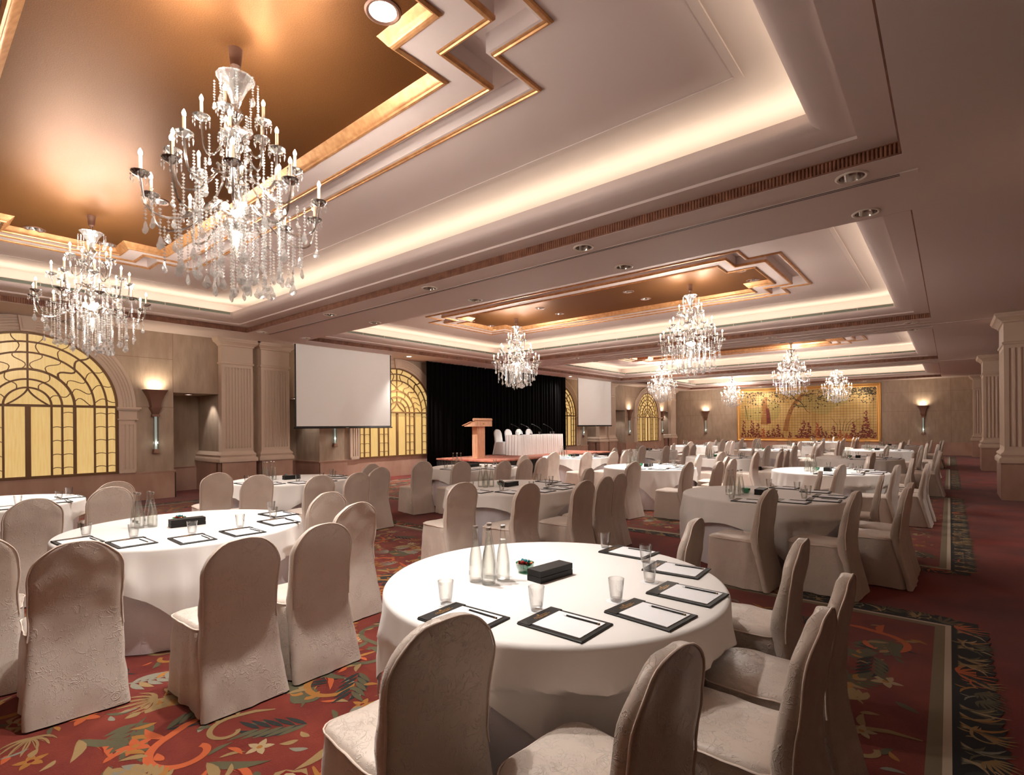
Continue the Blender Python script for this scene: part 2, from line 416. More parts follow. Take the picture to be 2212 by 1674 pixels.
def pilaster(mb, y0, y1, x0=-13.95, x1=-13.75, nfl=9):
    """square classical pilaster facing +X: plinth is built apart; base mouldings, fluted shaft, frieze, cornice"""
    w = y1-y0; px = [x1]
    # fluted shaft face as a corrugated sheet between z 1.12 and 3.10
    pts = [(y0, 0)]
    m = .05; fw = (w-2*m)/nfl
    pts.append((y0+m, 0))
    for k in range(nfl):
        a = y0+m+k*fw
        for s, d in ((.12,0),(.2,-.016),(.5,-.024),(.8,-.016),(.88,0)): pts.append((a+fw*s, d))
    pts += [(y1-m, 0), (y1, 0)]
    for za, zb, fl in ((1.03,1.10,0),(1.10,3.12,1),(3.12,3.20,0)):
        mb.loft([[(x1+d*fl, y, z) for y, d in pts] for z in (za, zb)], closed=False)
    for yy in (y0, y1): mb.add([(x0,yy,1.03),(x1,yy,1.03),(x1,yy,3.2),(x0,yy,3.2)], [(0,1,2,3)])
    def mould(prof):      # profile (outset, z) wrapped round three sides
        rings = [[(x0, y0-d, z), (x1+d, y0-d, z), (x1+d, y1+d, z), (x0, y1+d, z)] for d, z in prof]
        mb.loft(rings, closed=False)
    mould([(.085,.76),(.085,.83),(.07,.86),(.045,.885),(.05,.905),(.06,.93),(.05,.955),(.015,.985),(0,1.03)])
    mould([(0,3.19),(.02,3.2),(.028,3.225),(.02,3.245),(0,3.255),(0,3.64),(.03,3.655),(.03,3.68),(.055,3.70),(.09,3.735),(.12,3.75),(.12,3.775),(.14,3.80),(.14,ZC)])
b = MB(); bm_ = MB(); be = MB()
for a, c in PIER:
    if c == YB: prs = [(a, a+.76)]
    else: prs = [(a, a+.76), (c-.76, c)]
    for y0, y1 in prs:
        pilaster(b, y0, y1)
        bm_.box(-13.95, -13.70, y0-.05, y1+.05, 0, .76)
        be.box(-13.701, -13.697, y0-.045, y0-.02, 0, .75)
    # the base mouldings and plinth return along the sides of the pier
    for yy, s in ((a, -1), (c, 1)):
        if c == YB and s == 1: continue
        rings = [[(XN, yy+s*d, z), (-13.95, yy+s*d, z)] for d, z in ((.085,.76),(.085,.83),(.07,.86),(.045,.885),(.06,.93),(.015,.985),(-.03,1.03))]
        b.loft(rings, closed=False)
        bm_.box(XN, -13.9, min(yy, yy+s*.05), max(yy, yy+s*.05), 0, .76)
    bm_.box(-13.95, -13.92, a, min(c, YB), 0, .7)
struct(b.build('column_pilasters_left', M['cream'], smooth=35)); struct(bm_.build('trim_marble_plinths', M['marble'], smooth=0)); struct(be.build('trim_plinth_edge', M['metal_edge'], smooth=0))

# --------------------------------------------------------------- back wall
b = MB(); b.box(-15.5, XRW, YB, YB+.12, 0, ZC+.6); struct(b.build('wall_back', M['wallpaper'], smooth=0))
b = MB()
for x in (-1.63, .05, 1.9, -11.6, -13): b.box(x-.004, x+.004, YB-.0015, YB, .63, ZC)
for z in (2.21, 3.2): b.box(-2.7, 3, YB-.0015, YB, z-.004, z+.004); b.box(-13.7, -10.1, YB-.0015, YB, z-.004, z+.004)
struct(b.build('trim_wall_seams', M['bronze'], smooth=0))
b = MB(); b.box(-13.7, XRW, YB-.035, YB, 0, .60); b.box(-13.7, XRW, YB-.047, YB, .60, .628); struct(b.build('trim_marble_dado', M['marble'], smooth=0))
b = MB(); b.box(XRW, XRW+.12, YF, YB, 0, ZC); struct(b.build('wall_right', M['wallpaper'], smooth=0))
b = MB(); b.box(-15.5, XRW, YF-.12, YF, 0, ZC); struct(b.build('wall_front', M['wallpaper'], smooth=0))

# ------------------------------------------------- square columns on the right
def column(x0, x1, y0, y1):
    mb = MB(); w = x1-x0; d_ = y1-y0
    def ring(d, z): return [(x0-d,y0-d,z),(x1+d,y0-d,z),(x1+d,y1+d,z),(x0-d,y1+d,z)]
    mb.loft([ring(d, z) for d, z in ((.085,.76),(.085,.83),(.07,.86),(.045,.885),(.05,.905),(.06,.93),(.05,.955),(.015,.985),(0,1.03),(0,1.10))])
    mb.loft([ring(d, z) for d, z in ((0,3.12),(0,3.19),(.02,3.2),(.028,3.225),(.02,3.245),(0,3.255),(0,3.64),(.03,3.655),(.03,3.68),(.055,3.70),(.09,3.735),(.12,3.75),(.12,3.775),(.14,3.80),(.14,ZC))])
    def side(p, q, n):
        L = hypot(q[0]-p[0], q[1]-p[1]); ux, uy = (q[0]-p[0])/L, (q[1]-p[1])/L; nx, ny = -uy, ux
        pts = [(0,0),(.07,0)]; fw = (L-.14)/n
        for k in range(n):
            for s, dd in ((.12,0),(.2,.016),(.5,.026),(.8,.016),(.88,0)): pts.append((.07+(k+s)*fw, dd))
        pts += [(L-.07,0),(L,0)]
        mb.loft([[(p[0]+ux*t+nx*dd, p[1]+uy*t+ny*dd, z) for t, dd in pts] for z in (1.10, 3.12)], closed=False)
    side((x0,y0),(x1,y0), max(3, int((w-.14)/.085))); side((x1,y0),(x1,y1), max(3, int((d_-.14)/.085)))
    side((x1,y1),(x0,y1), max(3, int((w-.14)/.085))); side((x0,y1),(x0,y0), max(3, int((d_-.14)/.085)))
    o = struct(mb.build('column_fluted', M['cream'], smooth=35))
    pm = MB(); pm.box(x0-.05, x1+.05, y0-.05, y1+.05, 0, .76)
    pl = struct(pm.build('column_plinth', M['marble'], smooth=0)); pl.parent = o
    pe = MB(); pe.box(x0-.052, x0-.05, y0-.03, y0, 0, .75); q = struct(pe.build('column_plinth_edge', M['metal_edge'], smooth=0)); q.parent = o
column(.86, 2.0, 14.76, 16.02)
column(.86, 2.0, 5.45, 6.75)
column(.86, 2.0, 23.42, 24.62)
column(.86, 1.45, 32.65, YB-.01)

# ------------------------------------------------- arched back-lit windows
ARCH = [1.79, 10.77, 20.02, 29.37]
ZS, RG = 2.08, 1.45
def bar(mb, pts, w, x0, x1):
    """flat glazing bar following a polyline in the (y, z) plane"""
    n = len(pts); L = []; Rr = []
    for k in range(n):
        a, c = pts[max(k-1,0)], pts[min(k+1,n-1)]
        dy, dz = c[0]-a[0], c[1]-a[1]; l = hypot(dy, dz) or 1; ny, nz = -dz/l, dy/l
        L.append((pts[k][0]+ny*w/2, pts[k][1]+nz*w/2)); Rr.append((pts[k][0]-ny*w/2, pts[k][1]-nz*w/2))
    rings = [[(x0, L[k][0], L[k][1]), (x1, L[k][0], L[k][1]), (x1, Rr[k][0], Rr[k][1]), (x0, Rr[k][0], Rr[k][1])] for k in range(n)]
    mb.loft(rings, 0, True, True)
def window_meshes():
    g = MB()
    out = [(-RG,.63),(RG,.63)] + [(RG*cos(i*pi/40), ZS+RG*sin(i*pi/40)) for i in range(41)]
    g.add([(.012, y, z) for y, z in out], [tuple(range(len(out)))])
    m = MB(); X0, X1 = .010, .045
    arc = lambda r, a0=0, a1=pi, n=40: [(r*cos(a0+(a1-a0)*i/n), ZS+r*sin(a0+(a1-a0)*i/n)) for i in range(n+1)]
    bar(m, arc(RG-.012), .05, X0, X1+.02)
    for r, w in ((1.26,.034),(1.05,.034),(.72,.044),(.52,.034),(.354,.034)): bar(m, arc(r), w, X0, X1)
    bar(m, [(-RG,ZS),(RG,ZS)], .05, X0, X1+.015)
    bar(m, [(-RG,.655),(RG,.655)], .05, X0, X1+.02)
    for s in (-1, 1):
        for r, w in ((1.432,.05),(1.26,.034),(1.05,.034),(.72,.055),(.52,.034),(.354,.034)): bar(m, [(s*r,.64),(s*r,ZS)], w, X0, X1)
    bar(m, [(0,.64),(0,ZS)], .085, X0, X1); bar(m, [(0,2.43),(0,ZS+RG)], .03, X0, X1)
    for s in (-1, 1):
        bar(m, [(s*(.30*(t**1.6)), 2.43-.33*t) for t in [i/10 for i in range(11)]], .03, X0, X1)
        for a, c, zz in ((.354,.52,(1.632,1.355,1.075,.802)),(.52,.72,(1.93,1.632,1.355,1.075,.802)),(1.05,1.26,(1.919,1.633,1.356,1.07,.793)),(1.26,1.432,(1.919,1.633,1.356,1.07,.793))):
            for z in zz: bar(m, [(s*(a+(c-a)*t), z+.028*sin(pi*t)) for t in [i/6 for i in range(7)]], .014, X0, X1-.01)
        for k, deg in enumerate((6,20,34,49,65,82)):
            pts = []
            for i in range(19):
                r = .72+(RG-.74)*i/18
                ph = radians(deg) + .085*sin(2*pi*(r-.72)/.38)*(1 if r < 1.06 else .55)/r
                pts.append((s*r*cos(ph), ZS+r*sin(ph)))
            bar(m, pts, .034 if k == 3 else .015, X0, X1-.006)
        for deg in (22, 62):
            pts = []
            for i in range(11):
                r = .354+.366*i/10; ph = radians(deg)+.09*sin(2*pi*(r-.354)/.34)/max(r,.3)*.5
                pts.append((s*r*cos(ph), ZS+r*sin(ph)))
            bar(m, pts, .016, X0, X1-.006)
    t = MB()   # surround: fluted pilasters, capitals, concentric archivolt, keystone
    for s in (-1, 1):
        y0, y1 = sorted((s*1.46, s*1.78))
        ptsy = [(y0,.075)]
        for k in range(3):
            a = y0+.05+k*.075
            for f, d in ((0,.075),(.01,.063),(.035,.058),(.06,.063),(.07,.075)): ptsy.append((a+f, d))
        ptsy.append((y1,.075))
        for za, zb, fl in ((.63,.72,0),(.72,1.70,1),(1.70,1.80,0)):
            t.loft([[(.075+(d-.075)*fl, y, z) for y, d in ptsy] for z in (za, zb)], closed=False)
        for yy in (y0, y1): t.add([(0,yy,.63),(.075,yy,.63),(.075,yy,1.8),(0,yy,1.8)], [(0,1,2,3)])
        t.box(0,.10,y0-.02,y1+.03,1.80,1.83); t.box(0,.085,y0,y1+.01,1.83,1.98); t.box(0,.10,y0-.01,y1+.02,1.98,2.0)
        t.box(0,.12,y0-.03,y1+.05,2.01,2.04); t.box(0,.15,y0-.04,y1+.08,2.04,2.085)
    prof = [(1.445,.0),(1.445,.06),(1.47,.075)]
    for k in range(4):
        r = 1.50+k*.055
        prof += [(r,.075),(r+.008,.062),(r+.03,.058),(r+.045,.062),(r+.05,.075)]
    prof += [(1.74,.075),(1.775,.075),(1.775,0)]
    A_ = [pi*i/48 for i in range(49)]
    t.loft([[(d, r*cos(a), 2.085+(r-.005)*sin(a)*(1 if a not in (0,pi) else 1)) for a in A_] for r, d in prof], closed=False)
    kz0, kz1 = 3.53, 3.83
    for x1, w0, w1, z0, z1 in ((.13,.107,.145,kz0,kz1),(.14,.07,.10,kz0+.05,kz1-.04)):
        t.loft([[(0,-w0,z0),(x1,-w0,z0),(x1,w0,z0),(0,w0,z0)],[(0,-w1,z1),(x1,-w1,z1),(x1,w1,z1),(0,w1,z1)]], 0, True, True)
    t.box(0,.03,-1.46,1.46,.60,.632)
    return g.mesh('window_glass', M['onyx'], 0), m.mesh('window_bars', M['mull'], 40), t.mesh('window_surround', M['cream'], 35)
wg, wb_, wt = window_meshes()
for i, y in enumerate(ARCH):
    o = struct(link('window_%d' % (i+1), wg, None, (XW, y, 0)))
    for nm, me in (('window_frame', wb_), ('window_surround', wt)):
        c = struct(link(nm, me, o))

# ----------------------------------------------------------- downlights
def downlight_proto(kind):
    r = DR[kind]
    lab = {'panel': 'lit round downlight set in the gold ceiling panel', 'beam': 'round downlight with chrome reflector in a ceiling beam', 'accent': 'bright accent downlight in the ceiling edge'}[kind]
    t = thing('downlight', lab, 'ceiling light')
    b = MB(); b.lathe([(r-.004,.0),(r-.004,-.006),(r+.012,-.012),(r+.026,-.006),(r+.026,.002)], 28); b.build('trim_ring', M['white'] if kind != 'panel' else M['bronze'], t)
    b = MB(); b.lathe([(r-.004,-.004),(r*.9,.03),(r*.72,.075),(r*.5,.11)], 28); b.build('reflector', M['chrome'], t, 60)
    b = MB(); zz = {'panel': .05, 'beam': .085, 'accent': .012}[kind]; rr = {'panel': .8, 'beam': .5, 'accent': .93}[kind]
    b.lathe([(r*rr, zz),(r*rr*.7, zz-.012),(.0005, zz-.016)], 24); b.build('lamp', {'panel': M['lampdisc'], 'beam': M['lampdim'], 'accent': M['lampbright']}[kind], t, 60)
    return reg(t)
ORD = ['first', 'second', 'third', 'fourth', 'fifth', 'sixth', 'seventh']
BAYN = ['nearest', 'second', 'third', 'farthest']
protos = {}
def spot(loc, power, ang, blend, col=(1,.95,.89), aim=None, size=.06):
    l = bpy.data.lights.new('spot_lamp', 'SPOT'); l.energy = power; l.spot_size = radians(ang); l.spot_blend = blend; l.color = col; l.shadow_soft_size = size
    o = bpy.data.objects.new('spot_lamp', l); COL.objects.link(o); o.location = loc
    if aim is not None: o.rotation_euler = (Vector(aim)-Vector(loc)).to_track_quat('-Z', 'Y').to_euler()
    return o
cnt = {}
P_SPOT = 260
for (x, y, z, kind, ci) in DL:
    first = kind not in protos
    if first: protos[kind] = downlight_proto(kind); o = protos[kind]
    else: o = copy_tree(protos[kind])
    o.location = (x, y, z)
    k = cnt.get((kind, ci), 0); cnt[(kind, ci)] = k+1
    if kind == 'panel':
        side = 'near' if y < (COFFERS[ci][0]+COFFERS[ci][1])/2 else 'far'; kk = [-2.98,-5.27,-7.62,-9.99].index(x)
        if ci == 0 and side == 'near' and kk == 3: kk = 1
        o['label'] = 'round downlight in %s gold ceiling panel, %s from the right on its %s side' % (BAYN[ci], ORD[kk], side)
        o['group'] = 'downlights in the gold ceiling panels'
        spot((x, y, z-.02), P_SPOT, 78, .75)
    elif kind == 'beam':
        side = ('near', 'far')[k % 2] if ci < 2 else 'only'
        o['label'] = 'dim chrome downlight in %s ceiling beam, %s from the right in its %s row' % (ORD[ci], ORD[k//2 if ci < 2 else k], side)
        o['group'] = 'downlights along the ceiling beams'
    else:
        o['label'] = ['bright accent downlight above the window left of the black curtain', 'bright accent downlight above the right end of the black curtain', 'accent downlight above the right side of the gold artwork', 'accent downlight above the left side of the gold artwork'][k]
        o['group'] = 'accent downlights at the ceiling edge'
spot((-13.13,10.63,ZC-.02), 520, 100, .6, aim=(-13.2,10.9,0))
spot((-13.13,19.84,ZC-.02), 420, 90, .6, aim=(-12.9,17.2,.6))
spot((-9.99,11.14,4.44), 520, 26, .5, aim=(-12.3,16.0,1.0)); spot((-9.99,19.38,4.44), 520, 30, .5, aim=(-12.3,16.6,1.0)); spot((-9.99,11.14,4.44), 160, 20, .5, aim=(-12.2,13.0,1.3))  # extra beams at two panel downlights, added to brighten head table and lectern
spot((-3.43,32.98,ZC-.02), 60, 110, .7, aim=(-4.6,33.7,1.4)); spot((-8.57,33.0,ZC-.02), 60, 110, .7, aim=(-8.0,33.7,1.4))
for yy in (10.4, 19.5, 28.4):
    spot((3.1, yy, ZC-.02), 260, 70, .4, aim=(.9, yy+.3, 0))
    lb = MB(); lb.lathe([(.09,0),(.09,-.012),(.115,-.014),(.12,0)], 24, (3.1, yy, ZC-.0005), 0); lb.lathe([(.088,-.008),(.0005,-.01)], 24, (3.1, yy, ZC), 1)
    tag(lb.build('downlight', [M['white'], M['lampbright']]), 'bright downlight in the side aisle ceiling beyond the %s column gap' % {10.4:'first', 19.5:'second', 28.4:'third'}[yy], 'ceiling light', 'side aisle downlights')
# niche downlights
nl = [(-13.98+.0, 4.80, ZN), (-14.5, 7.52, ZN), (-14.5, 25.8, ZN), (-14.5, 22.98, ZN), (-14.5, 32.05, ZN)]
nd = None
for i, (x, y, z) in enumerate(nl):
    x = -14.45
    if nd is None:
        nd = thing('downlight', '', 'ceiling light'); b = MB(); b.lathe([(.07,0),(.07,-.01),(.1,-.014),(.11,0)], 24); b.build('trim_ring', M['bronze'], nd)
        b = MB(); b.lathe([(.072,-.006),(.0005,-.008)], 24); b.build('lamp', M['lampdisc'], nd); reg(nd); o = nd
    else: o = copy_tree(nd)
    o.location = (x, y, z-.001)
    o['label'] = 'round downlight in the ceiling of the niche ' + ['right of the left arched window', 'behind the large left screen', 'right of the second pair of pilasters', 'behind the small screen', 'in the far left corner'][i]
    o['group'] = 'downlights in the wall niches'
    spot((x+.1, y+(.25 if i in (0,3,4) else .1), z-.03), 22, 84, .5, aim=(x+.2, y+.55, 0))

# linear air slot on the first beam, curtain tracks on the others
b = MB(); b.box(-12.45, -.31, 5.83, 5.90, ZC-.006, ZC-.0004, 0)
for yy in (5.842, 5.876): b.box(-12.45, -.33, yy, yy+.014, ZC-.0075, ZC-.0055, 1)
b.box(-.33, -.2, 5.82, 5.91, ZC-.012, ZC-.0004, 0)
tag(b.build('air_vent_slot', [M['ceil'], M['black']], smooth=0), 'long twin black air slot running along the first ceiling beam', 'air vent')
for yy, nm in ((15.2,'second'), (24.3,'third')):
    b = MB()
    for dy in (-.42, 0, .42):
        b.box(-13.6, .74 if dy == 0 else -.29, yy+dy-.02, yy+dy+.02, ZC-.012, ZC-.0004, 0); b.box(-13.6, .74 if dy == 0 else -.29, yy+dy-.009, yy+dy+.009, ZC-.014, ZC-.011, 1)
    tag(b.build('partition_track', [M['ceil'], M['metal_edge']], smooth=0), 'set of dark partition tracks along the %s ceiling beam' % nm, 'ceiling track')

# air grilles on the cove lips (left and far sides)
def grille(p, q, inward, label):
    b = MB(); L = hypot(q[0]-p[0], q[1]-p[1]); ux, uy = (q[0]-p[0])/L, (q[1]-p[1])/L; nx, ny = inward
    def slab(t0, t1, d0, d1, z0, z1, mi):
        pts = [(p[0]+ux*t+nx*d, p[1]+uy*t+ny*d) for t, d in ((t0,d0),(t1,d0),(t1,d1),(t0,d1))]
        b.prism(pts, z0, z1, mi)
    slab(0, L, .001, .004, 4.078, 4.138, 1)
    for z in (4.076, 4.135): slab(0, L, .001, .012, z-.003, z+.004, 2)
    for k in range(4): slab(0, L, .003, .009, 4.085+k*.0125, 4.091+k*.0125, 0)
    n = int(L/.62)
    for k in range(n+1): slab(min(max(k*L/n-.006, 0), L-.012), min(max(k*L/n-.006, 0), L-.012)+.012, .002, .013, 4.076, 4.137, 2)
    tag(b.build('air_grille', [M['grille'], M['grille_d'], M['white']], smooth=0), label, 'air vent', 'air grilles along the lit ceiling coves')
for ci, (y0, y1) in enumerate(COFFERS):
    d = .575
    grille((XL+d, y0+d+.02), (XL+d, y1-d-.02), (1, 0), 'green grey air grille on the window side of the %s ceiling cove' % BAYN[ci])
    if ci: grille((XL+d+.02, y1-d), (XR-d-.02, y1-d), (0, -1), 'green grey air grille on the far side of the %s ceiling cove' % BAYN[ci])

# cove lamps hidden in the troughs
def area(loc, sx, sy, power, col, rot=(pi,0,0)):
    l = bpy.data.lights.new('cove_lamp', 'AREA'); l.shape = 'RECTANGLE'; l.size = sx; l.size_y = sy; l.energy = power; l.color = col
    o = bpy.data.objects.new('cove_lamp', l); COL.objects.link(o); o.location = loc; o.rotation_euler = rot
P_COVE = 2.0
for (y0, y1) in COFFERS:
    cc = (1,.92,.70); d = .36; z = 4.06
    for yy in (y0+d, y1-d): area(((XL+XR)/2, yy, z), XR-XL-.8, .1, P_COVE*(XR-XL), cc)
    for xx in (XL+d, XR-d): area((xx, (y0+y1)/2, z), .1, y1-y0-.8, P_COVE*(y1-y0), cc)

# ------------------------------------------------------------- chandeliers
def bead(mb, x, y, z, r, n=6, mi=0):
    mb.add([(x,y,z+r*1.05)]+[(x+r*cos(2*pi*i/n), y+r*sin(2*pi*i/n), z) for i in range(n)]+[(x,y,z-r*1.05)],
           [(0,1+i,1+(i+1)%n) for i in range(n)]+[(n+1,1+(i+1)%n,1+i) for i in range(n)], mi)
def pendant(mb, x, y, z, s, a=0, mi=0):
    """flat cut drop hanging down from z"""
    o = [(0,0),(.22,.18),(.30,.40),(.48,.62),(.36,.86),(0,1.0),(-.36,.86),(-.48,.62),(-.30,.40),(-.22,.18)]
    ca, sa = cos(a), sin(a)
    ring = [(x+u*s*.72*ca, y+u*s*.72*sa, z-v*s) for u, v in o]
    c = .14*s; n = len(ring)
    mb.add(ring+[(x-sa*c, y+ca*c, z-.58*s), (x+sa*c, y-ca*c, z-.58*s)], [(i,(i+1)%n,n) for i in range(n)]+[((i+1)%n,i,n+1) for i in range(n)], mi)
def strand_mesh(n, br, ps, cache={}):
    k = (n, br, ps)
    if k not in cache:
        b = MB(); z = 0
        for i in range(n):
            r = br*(1.0+.12*sin(i*1.7)); z -= r*1.08; bead(b, 0, 0, z, r); z -= r*1.08
        if ps: pendant(b, 0, 0, z-.002, ps, n*.9)
        cache[k] = b.mesh('bead_strand', M['crystal'], 0, False)
    return cache[k]
TIERS = [(5, .225, -.575, -.74, .35), (8, .41, -.85, -1.02, .1), (10, .60, -1.135, -1.30, .0)]
def arm_pts(R, zp, zh):
    P = [(.035, zh+.05), (.12*R/.25 if R < .3 else .16, zh+.09), (.36*R, zh+.04), (.6*R, zh-.07), (.82*R, zh-.09), (.95*R, zh-.03), (R, zp-.03), (R, zp)]
    out = []
    for k in range(len(P)-1):
        p0, p1, p2, p3 = P[max(k-1,0)], P[k], P[k+1], P[min(k+2,len(P)-1)]
        for t in (0, .33, .66):
            f = lambda a, b_, c, d: .5*((2*b_)+(-a+c)*t+(2*a-5*b_+4*c-d)*t*t+(-a+3*b_-3*c+d)*t**3)
            out.append((f(p0[0],p1[0],p2[0],p3[0]), 0, f(p0[1],p1[1],p2[1],p3[1])))
    out.append((R,0,zp)); return out
def pan_mb(mb, x=0, y=0, z=0, mi=0, mj=1):
    mb.lathe([(.006,-.03),(.018,-.022),(.045,-.008),(.058,.008),(.060,.012),(.050,.006),(.02,.0),(.012,.012)], 12, (x,y,z), mi)
    for k in range(9):
        a = 2*pi*k/9; bead(mb, x+.056*cos(a), y+.056*sin(a), z-.012, .007, 5, mj)
        mb.add([(x+.056*cos(a)+dx, y+.056*sin(a)+dy, z+dz) for dx, dy, dz in ((0,0,-.02),(.006,0,-.042),(0,.006,-.042),(-.006,0,-.042),(0,-.006,-.042),(0,0,-.062))],
               [(0,1,2),(0,2,3),(0,3,4),(0,4,1),(5,2,1),(5,3,2),(5,4,3),(5,1,4)], mj)
def column_mb(mb, mi=0):
    mb.lathe([(.008,-.25),(.014,-.27),(.03,-.44),(.05,-.47),(.055,-.50),(.03,-.54),(.016,-.58),(.02,-.64),(.05,-.69),(.06,-.73),(.03,-.78),(.018,-.86),(.03,-.95),(.07,-1.0),(.075,-1.05),(.035,-1.1),(.022,-1.18),(.05,-1.25),(.09,-1.3),(.095,-1.36),(.06,-1.42),(.03,-1.5),(.012,-1.56),(.001,-1.58)], 14, (0,0,0), mi)
def vase_mb(mb, mi=0): mb.lathe([(.022,-.45),(.03,-.42),(.05,-.36),(.085,-.28),(.128,-.225),(.135,-.222),(.12,-.232),(.078,-.285),(.04,-.37)], 16, (0,0,0), mi)
STR = []   # (x, y, z, beads, bead radius, pendant)
def ring_strands(n, r, z, nb, br, ps, ph=0, jr=.02):
    g = random.Random(int(r*1000)+n)
    for k in range(n):
        a = 2*pi*(k+ph)/n+g.uniform(-.08,.08); rr = r+g.uniform(-jr,jr)
        STR.append((rr*cos(a), rr*sin(a), z+g.uniform(-.03,.03), max(3, nb+g.randint(-2,2)), br, ps if k % 3 else ps*1.25))
ring_strands(10, .57, -1.26, 7, .0115, .08, .5); ring_strands(13, .48, -1.36, 10, .011, .085); ring_strands(13, .385, -1.30, 15, .011, .09, .3)
ring_strands(12, .29, -1.20, 20, .011, .10); ring_strands(10, .19, -1.24, 21, .011, .085, .2); ring_strands(6, .09, -1.34, 17, .0115, .09)
ring_strands(10, .42, -1.16, 5, .011, .06, .2); ring_strands(8, .35, -1.02, 9, .011, .06, .5); ring_strands(8, .22, -.94, 10, .0105, .06); ring_strands(6, .30, -.86, 8, .0105, .05, .3)
ring_strands(5, .18, -.72, 9, .010, .05, .5); ring_strands(8, .15, -.26, 10, .009, .065, .2, .01); ring_strands(6, .10, -.50, 12, .010, .05)
def chandelier(simple=False):
    t = thing('chandelier', '', 'chandelier')
    b = MB(); b.lathe([(.0,0),(.05,0),(.048,-.02),(.036,-.13),(.018,-.145),(.012,-.17),(.008,-.25)], 18)
    if simple:
        fr = b; column_mb(fr); vase_mb(fr); cr = MB(); ca = MB()
    else:
        b.build('canopy', M['bronze'], t); b = MB(); column_mb(b); b.build('glass_stem', M['arm'], t, 40); b = MB(); vase_mb(b); b.build('crystal_bowl', M['crystal'], t, 0)
    for n, R, zp, zh, ph in TIERS:
        if not simple:
            ab = MB(); ab.tube(arm_pts(R, zp, zh), .0085, 6); am = ab.mesh('arm', M['arm'])
            pb = MB(); pan_mb(pb); pm = pb.mesh('drip_pan', [M['pan'], M['crystal']], 0, False)
            cb = MB(); cb.lathe([(.0115,0),(.0115,.115),(.006,.118)], 10); cm = cb.mesh('candle', M['candle'])
            bb = MB(); bb.lathe([(.005,0),(.0125,.012),(.014,.022),(.011,.034),(.005,.046),(.0005,.054)], 10); bm2 = bb.mesh('flame_bulb', M['bulb'], 60)
        for k in range(n):
            a = 2*pi*k/n+ph; x, y = R*cos(a), R*sin(a)
            if simple:
                fr.tube([(p[0]*cos(a), p[0]*sin(a), p[2]) for p in arm_pts(R, zp, zh)[::2]], .0085, 5); pan_mb(cr, x, y, zp)
                ca.lathe([(.0115,0),(.0115,.115),(.005,.118)], 8, (x,y,zp+.005), 0); ca.lathe([(.005,0),(.014,.018),(.011,.034),(.0005,.054)], 8, (x,y,zp+.12), 1)
            else:
                link('arm', am, t, (0,0,0), a); link('drip_pan', pm, t, (x,y,zp))
                c = link('candle', cm, t, (x,y,zp+.005)); link('flame_bulb', bm2, c, (0,0,.115))
    for q in range(3):
        ib = MB(); ib.lathe([(.0005,-.03),(.022,-.018),(.028,0),(.02,.02),(.0005,.032)], 10, (.075*cos(q*2.1), .075*sin(q*2.1), -1.20))
        if not simple: ib.build('inner_bulb', M['bulb'], t, 60)
    for (x, y, z, nb, br, ps) in STR:
        if simple:
            zz = z
            for i in range(nb): zz -= br*1.08; bead(cr, x, y, zz, br, 4); zz -= br*1.08
            pendant(cr, x, y, zz, ps, nb)
        else: link('bead_strand', strand_mesh(nb, br, round(ps,3)), t, (x,y,z), nb*.7)
    if simple:
        fr.build('frame', M['arm'], t, 40); cr.build('crystal_drops', [M['crystal'], M['crystal']], t, 0, False); ca.build('lit_candles', [M['candle'], M['bulb']], t, 40)
    return reg(t)
cy = [(a+c)/2 for a, c in COFFERS]
CH = [(-4.13, 1.71, 'large crystal chandelier under the nearest gold ceiling panel, close to the camera', 0), (-8.82, 1.78, 'crystal chandelier in front of the left arched window', 0),
      (-4.05, 10.56, 'crystal chandelier under the right half of the second gold ceiling panel', 0), (-8.82, 10.75, 'crystal chandelier hanging in front of the black stage curtain', 0),
      (-9.7, 21.9, 'small far crystal chandelier in front of the farthest arched window', 1), (-4.3, 20.6, 'far crystal chandelier before the middle of the gold artwork', 1),
      (-9.68, 31.5, 'farthest crystal chandelier at the left edge of the gold artwork', 1), (-4.1, 28.9, 'far crystal chandelier before the right part of the gold artwork', 1)]
pr = {}
P_CH = 165
for i, (x, y, lab, s) in enumerate(CH):
    if s not in pr: pr[s] = chandelier(bool(s)); o = pr[s]
    else: o = copy_tree(pr[s])
    z = 4.46
    o.location = (x, y, z); o.rotation_euler = (0,0,[.2,.55,.9,.1,.3,.7,.5,.15][i]); tag(o, lab, 'chandelier', 'crystal chandeliers')
    src = [(-1.24, 0, 1, .30, .05)]
    if s: src += [(-.93, .5, 3, .5, .06), (-.55, .2, 1, .2, .06)]
    else: src += [(-.95, .60, 6, .42, .03), (-.66, .41, 4, .20, .03), (-.39, .225, 2, .06, .03)]
    for dz, rr, nn, e, sz in src:
        for q in range(nn):
            l = bpy.data.lights.new('chandelier_lamp', 'POINT'); l.energy = P_CH*e/nn; l.color = (1,.93,.84); l.shadow_soft_size = sz
            lo = bpy.data.objects.new('chandelier_lamp', l); COL.objects.link(lo); a = 2*pi*(q+.5)/nn+i; lo.location = (x+rr*cos(a), y+rr*sin(a), z+dz)

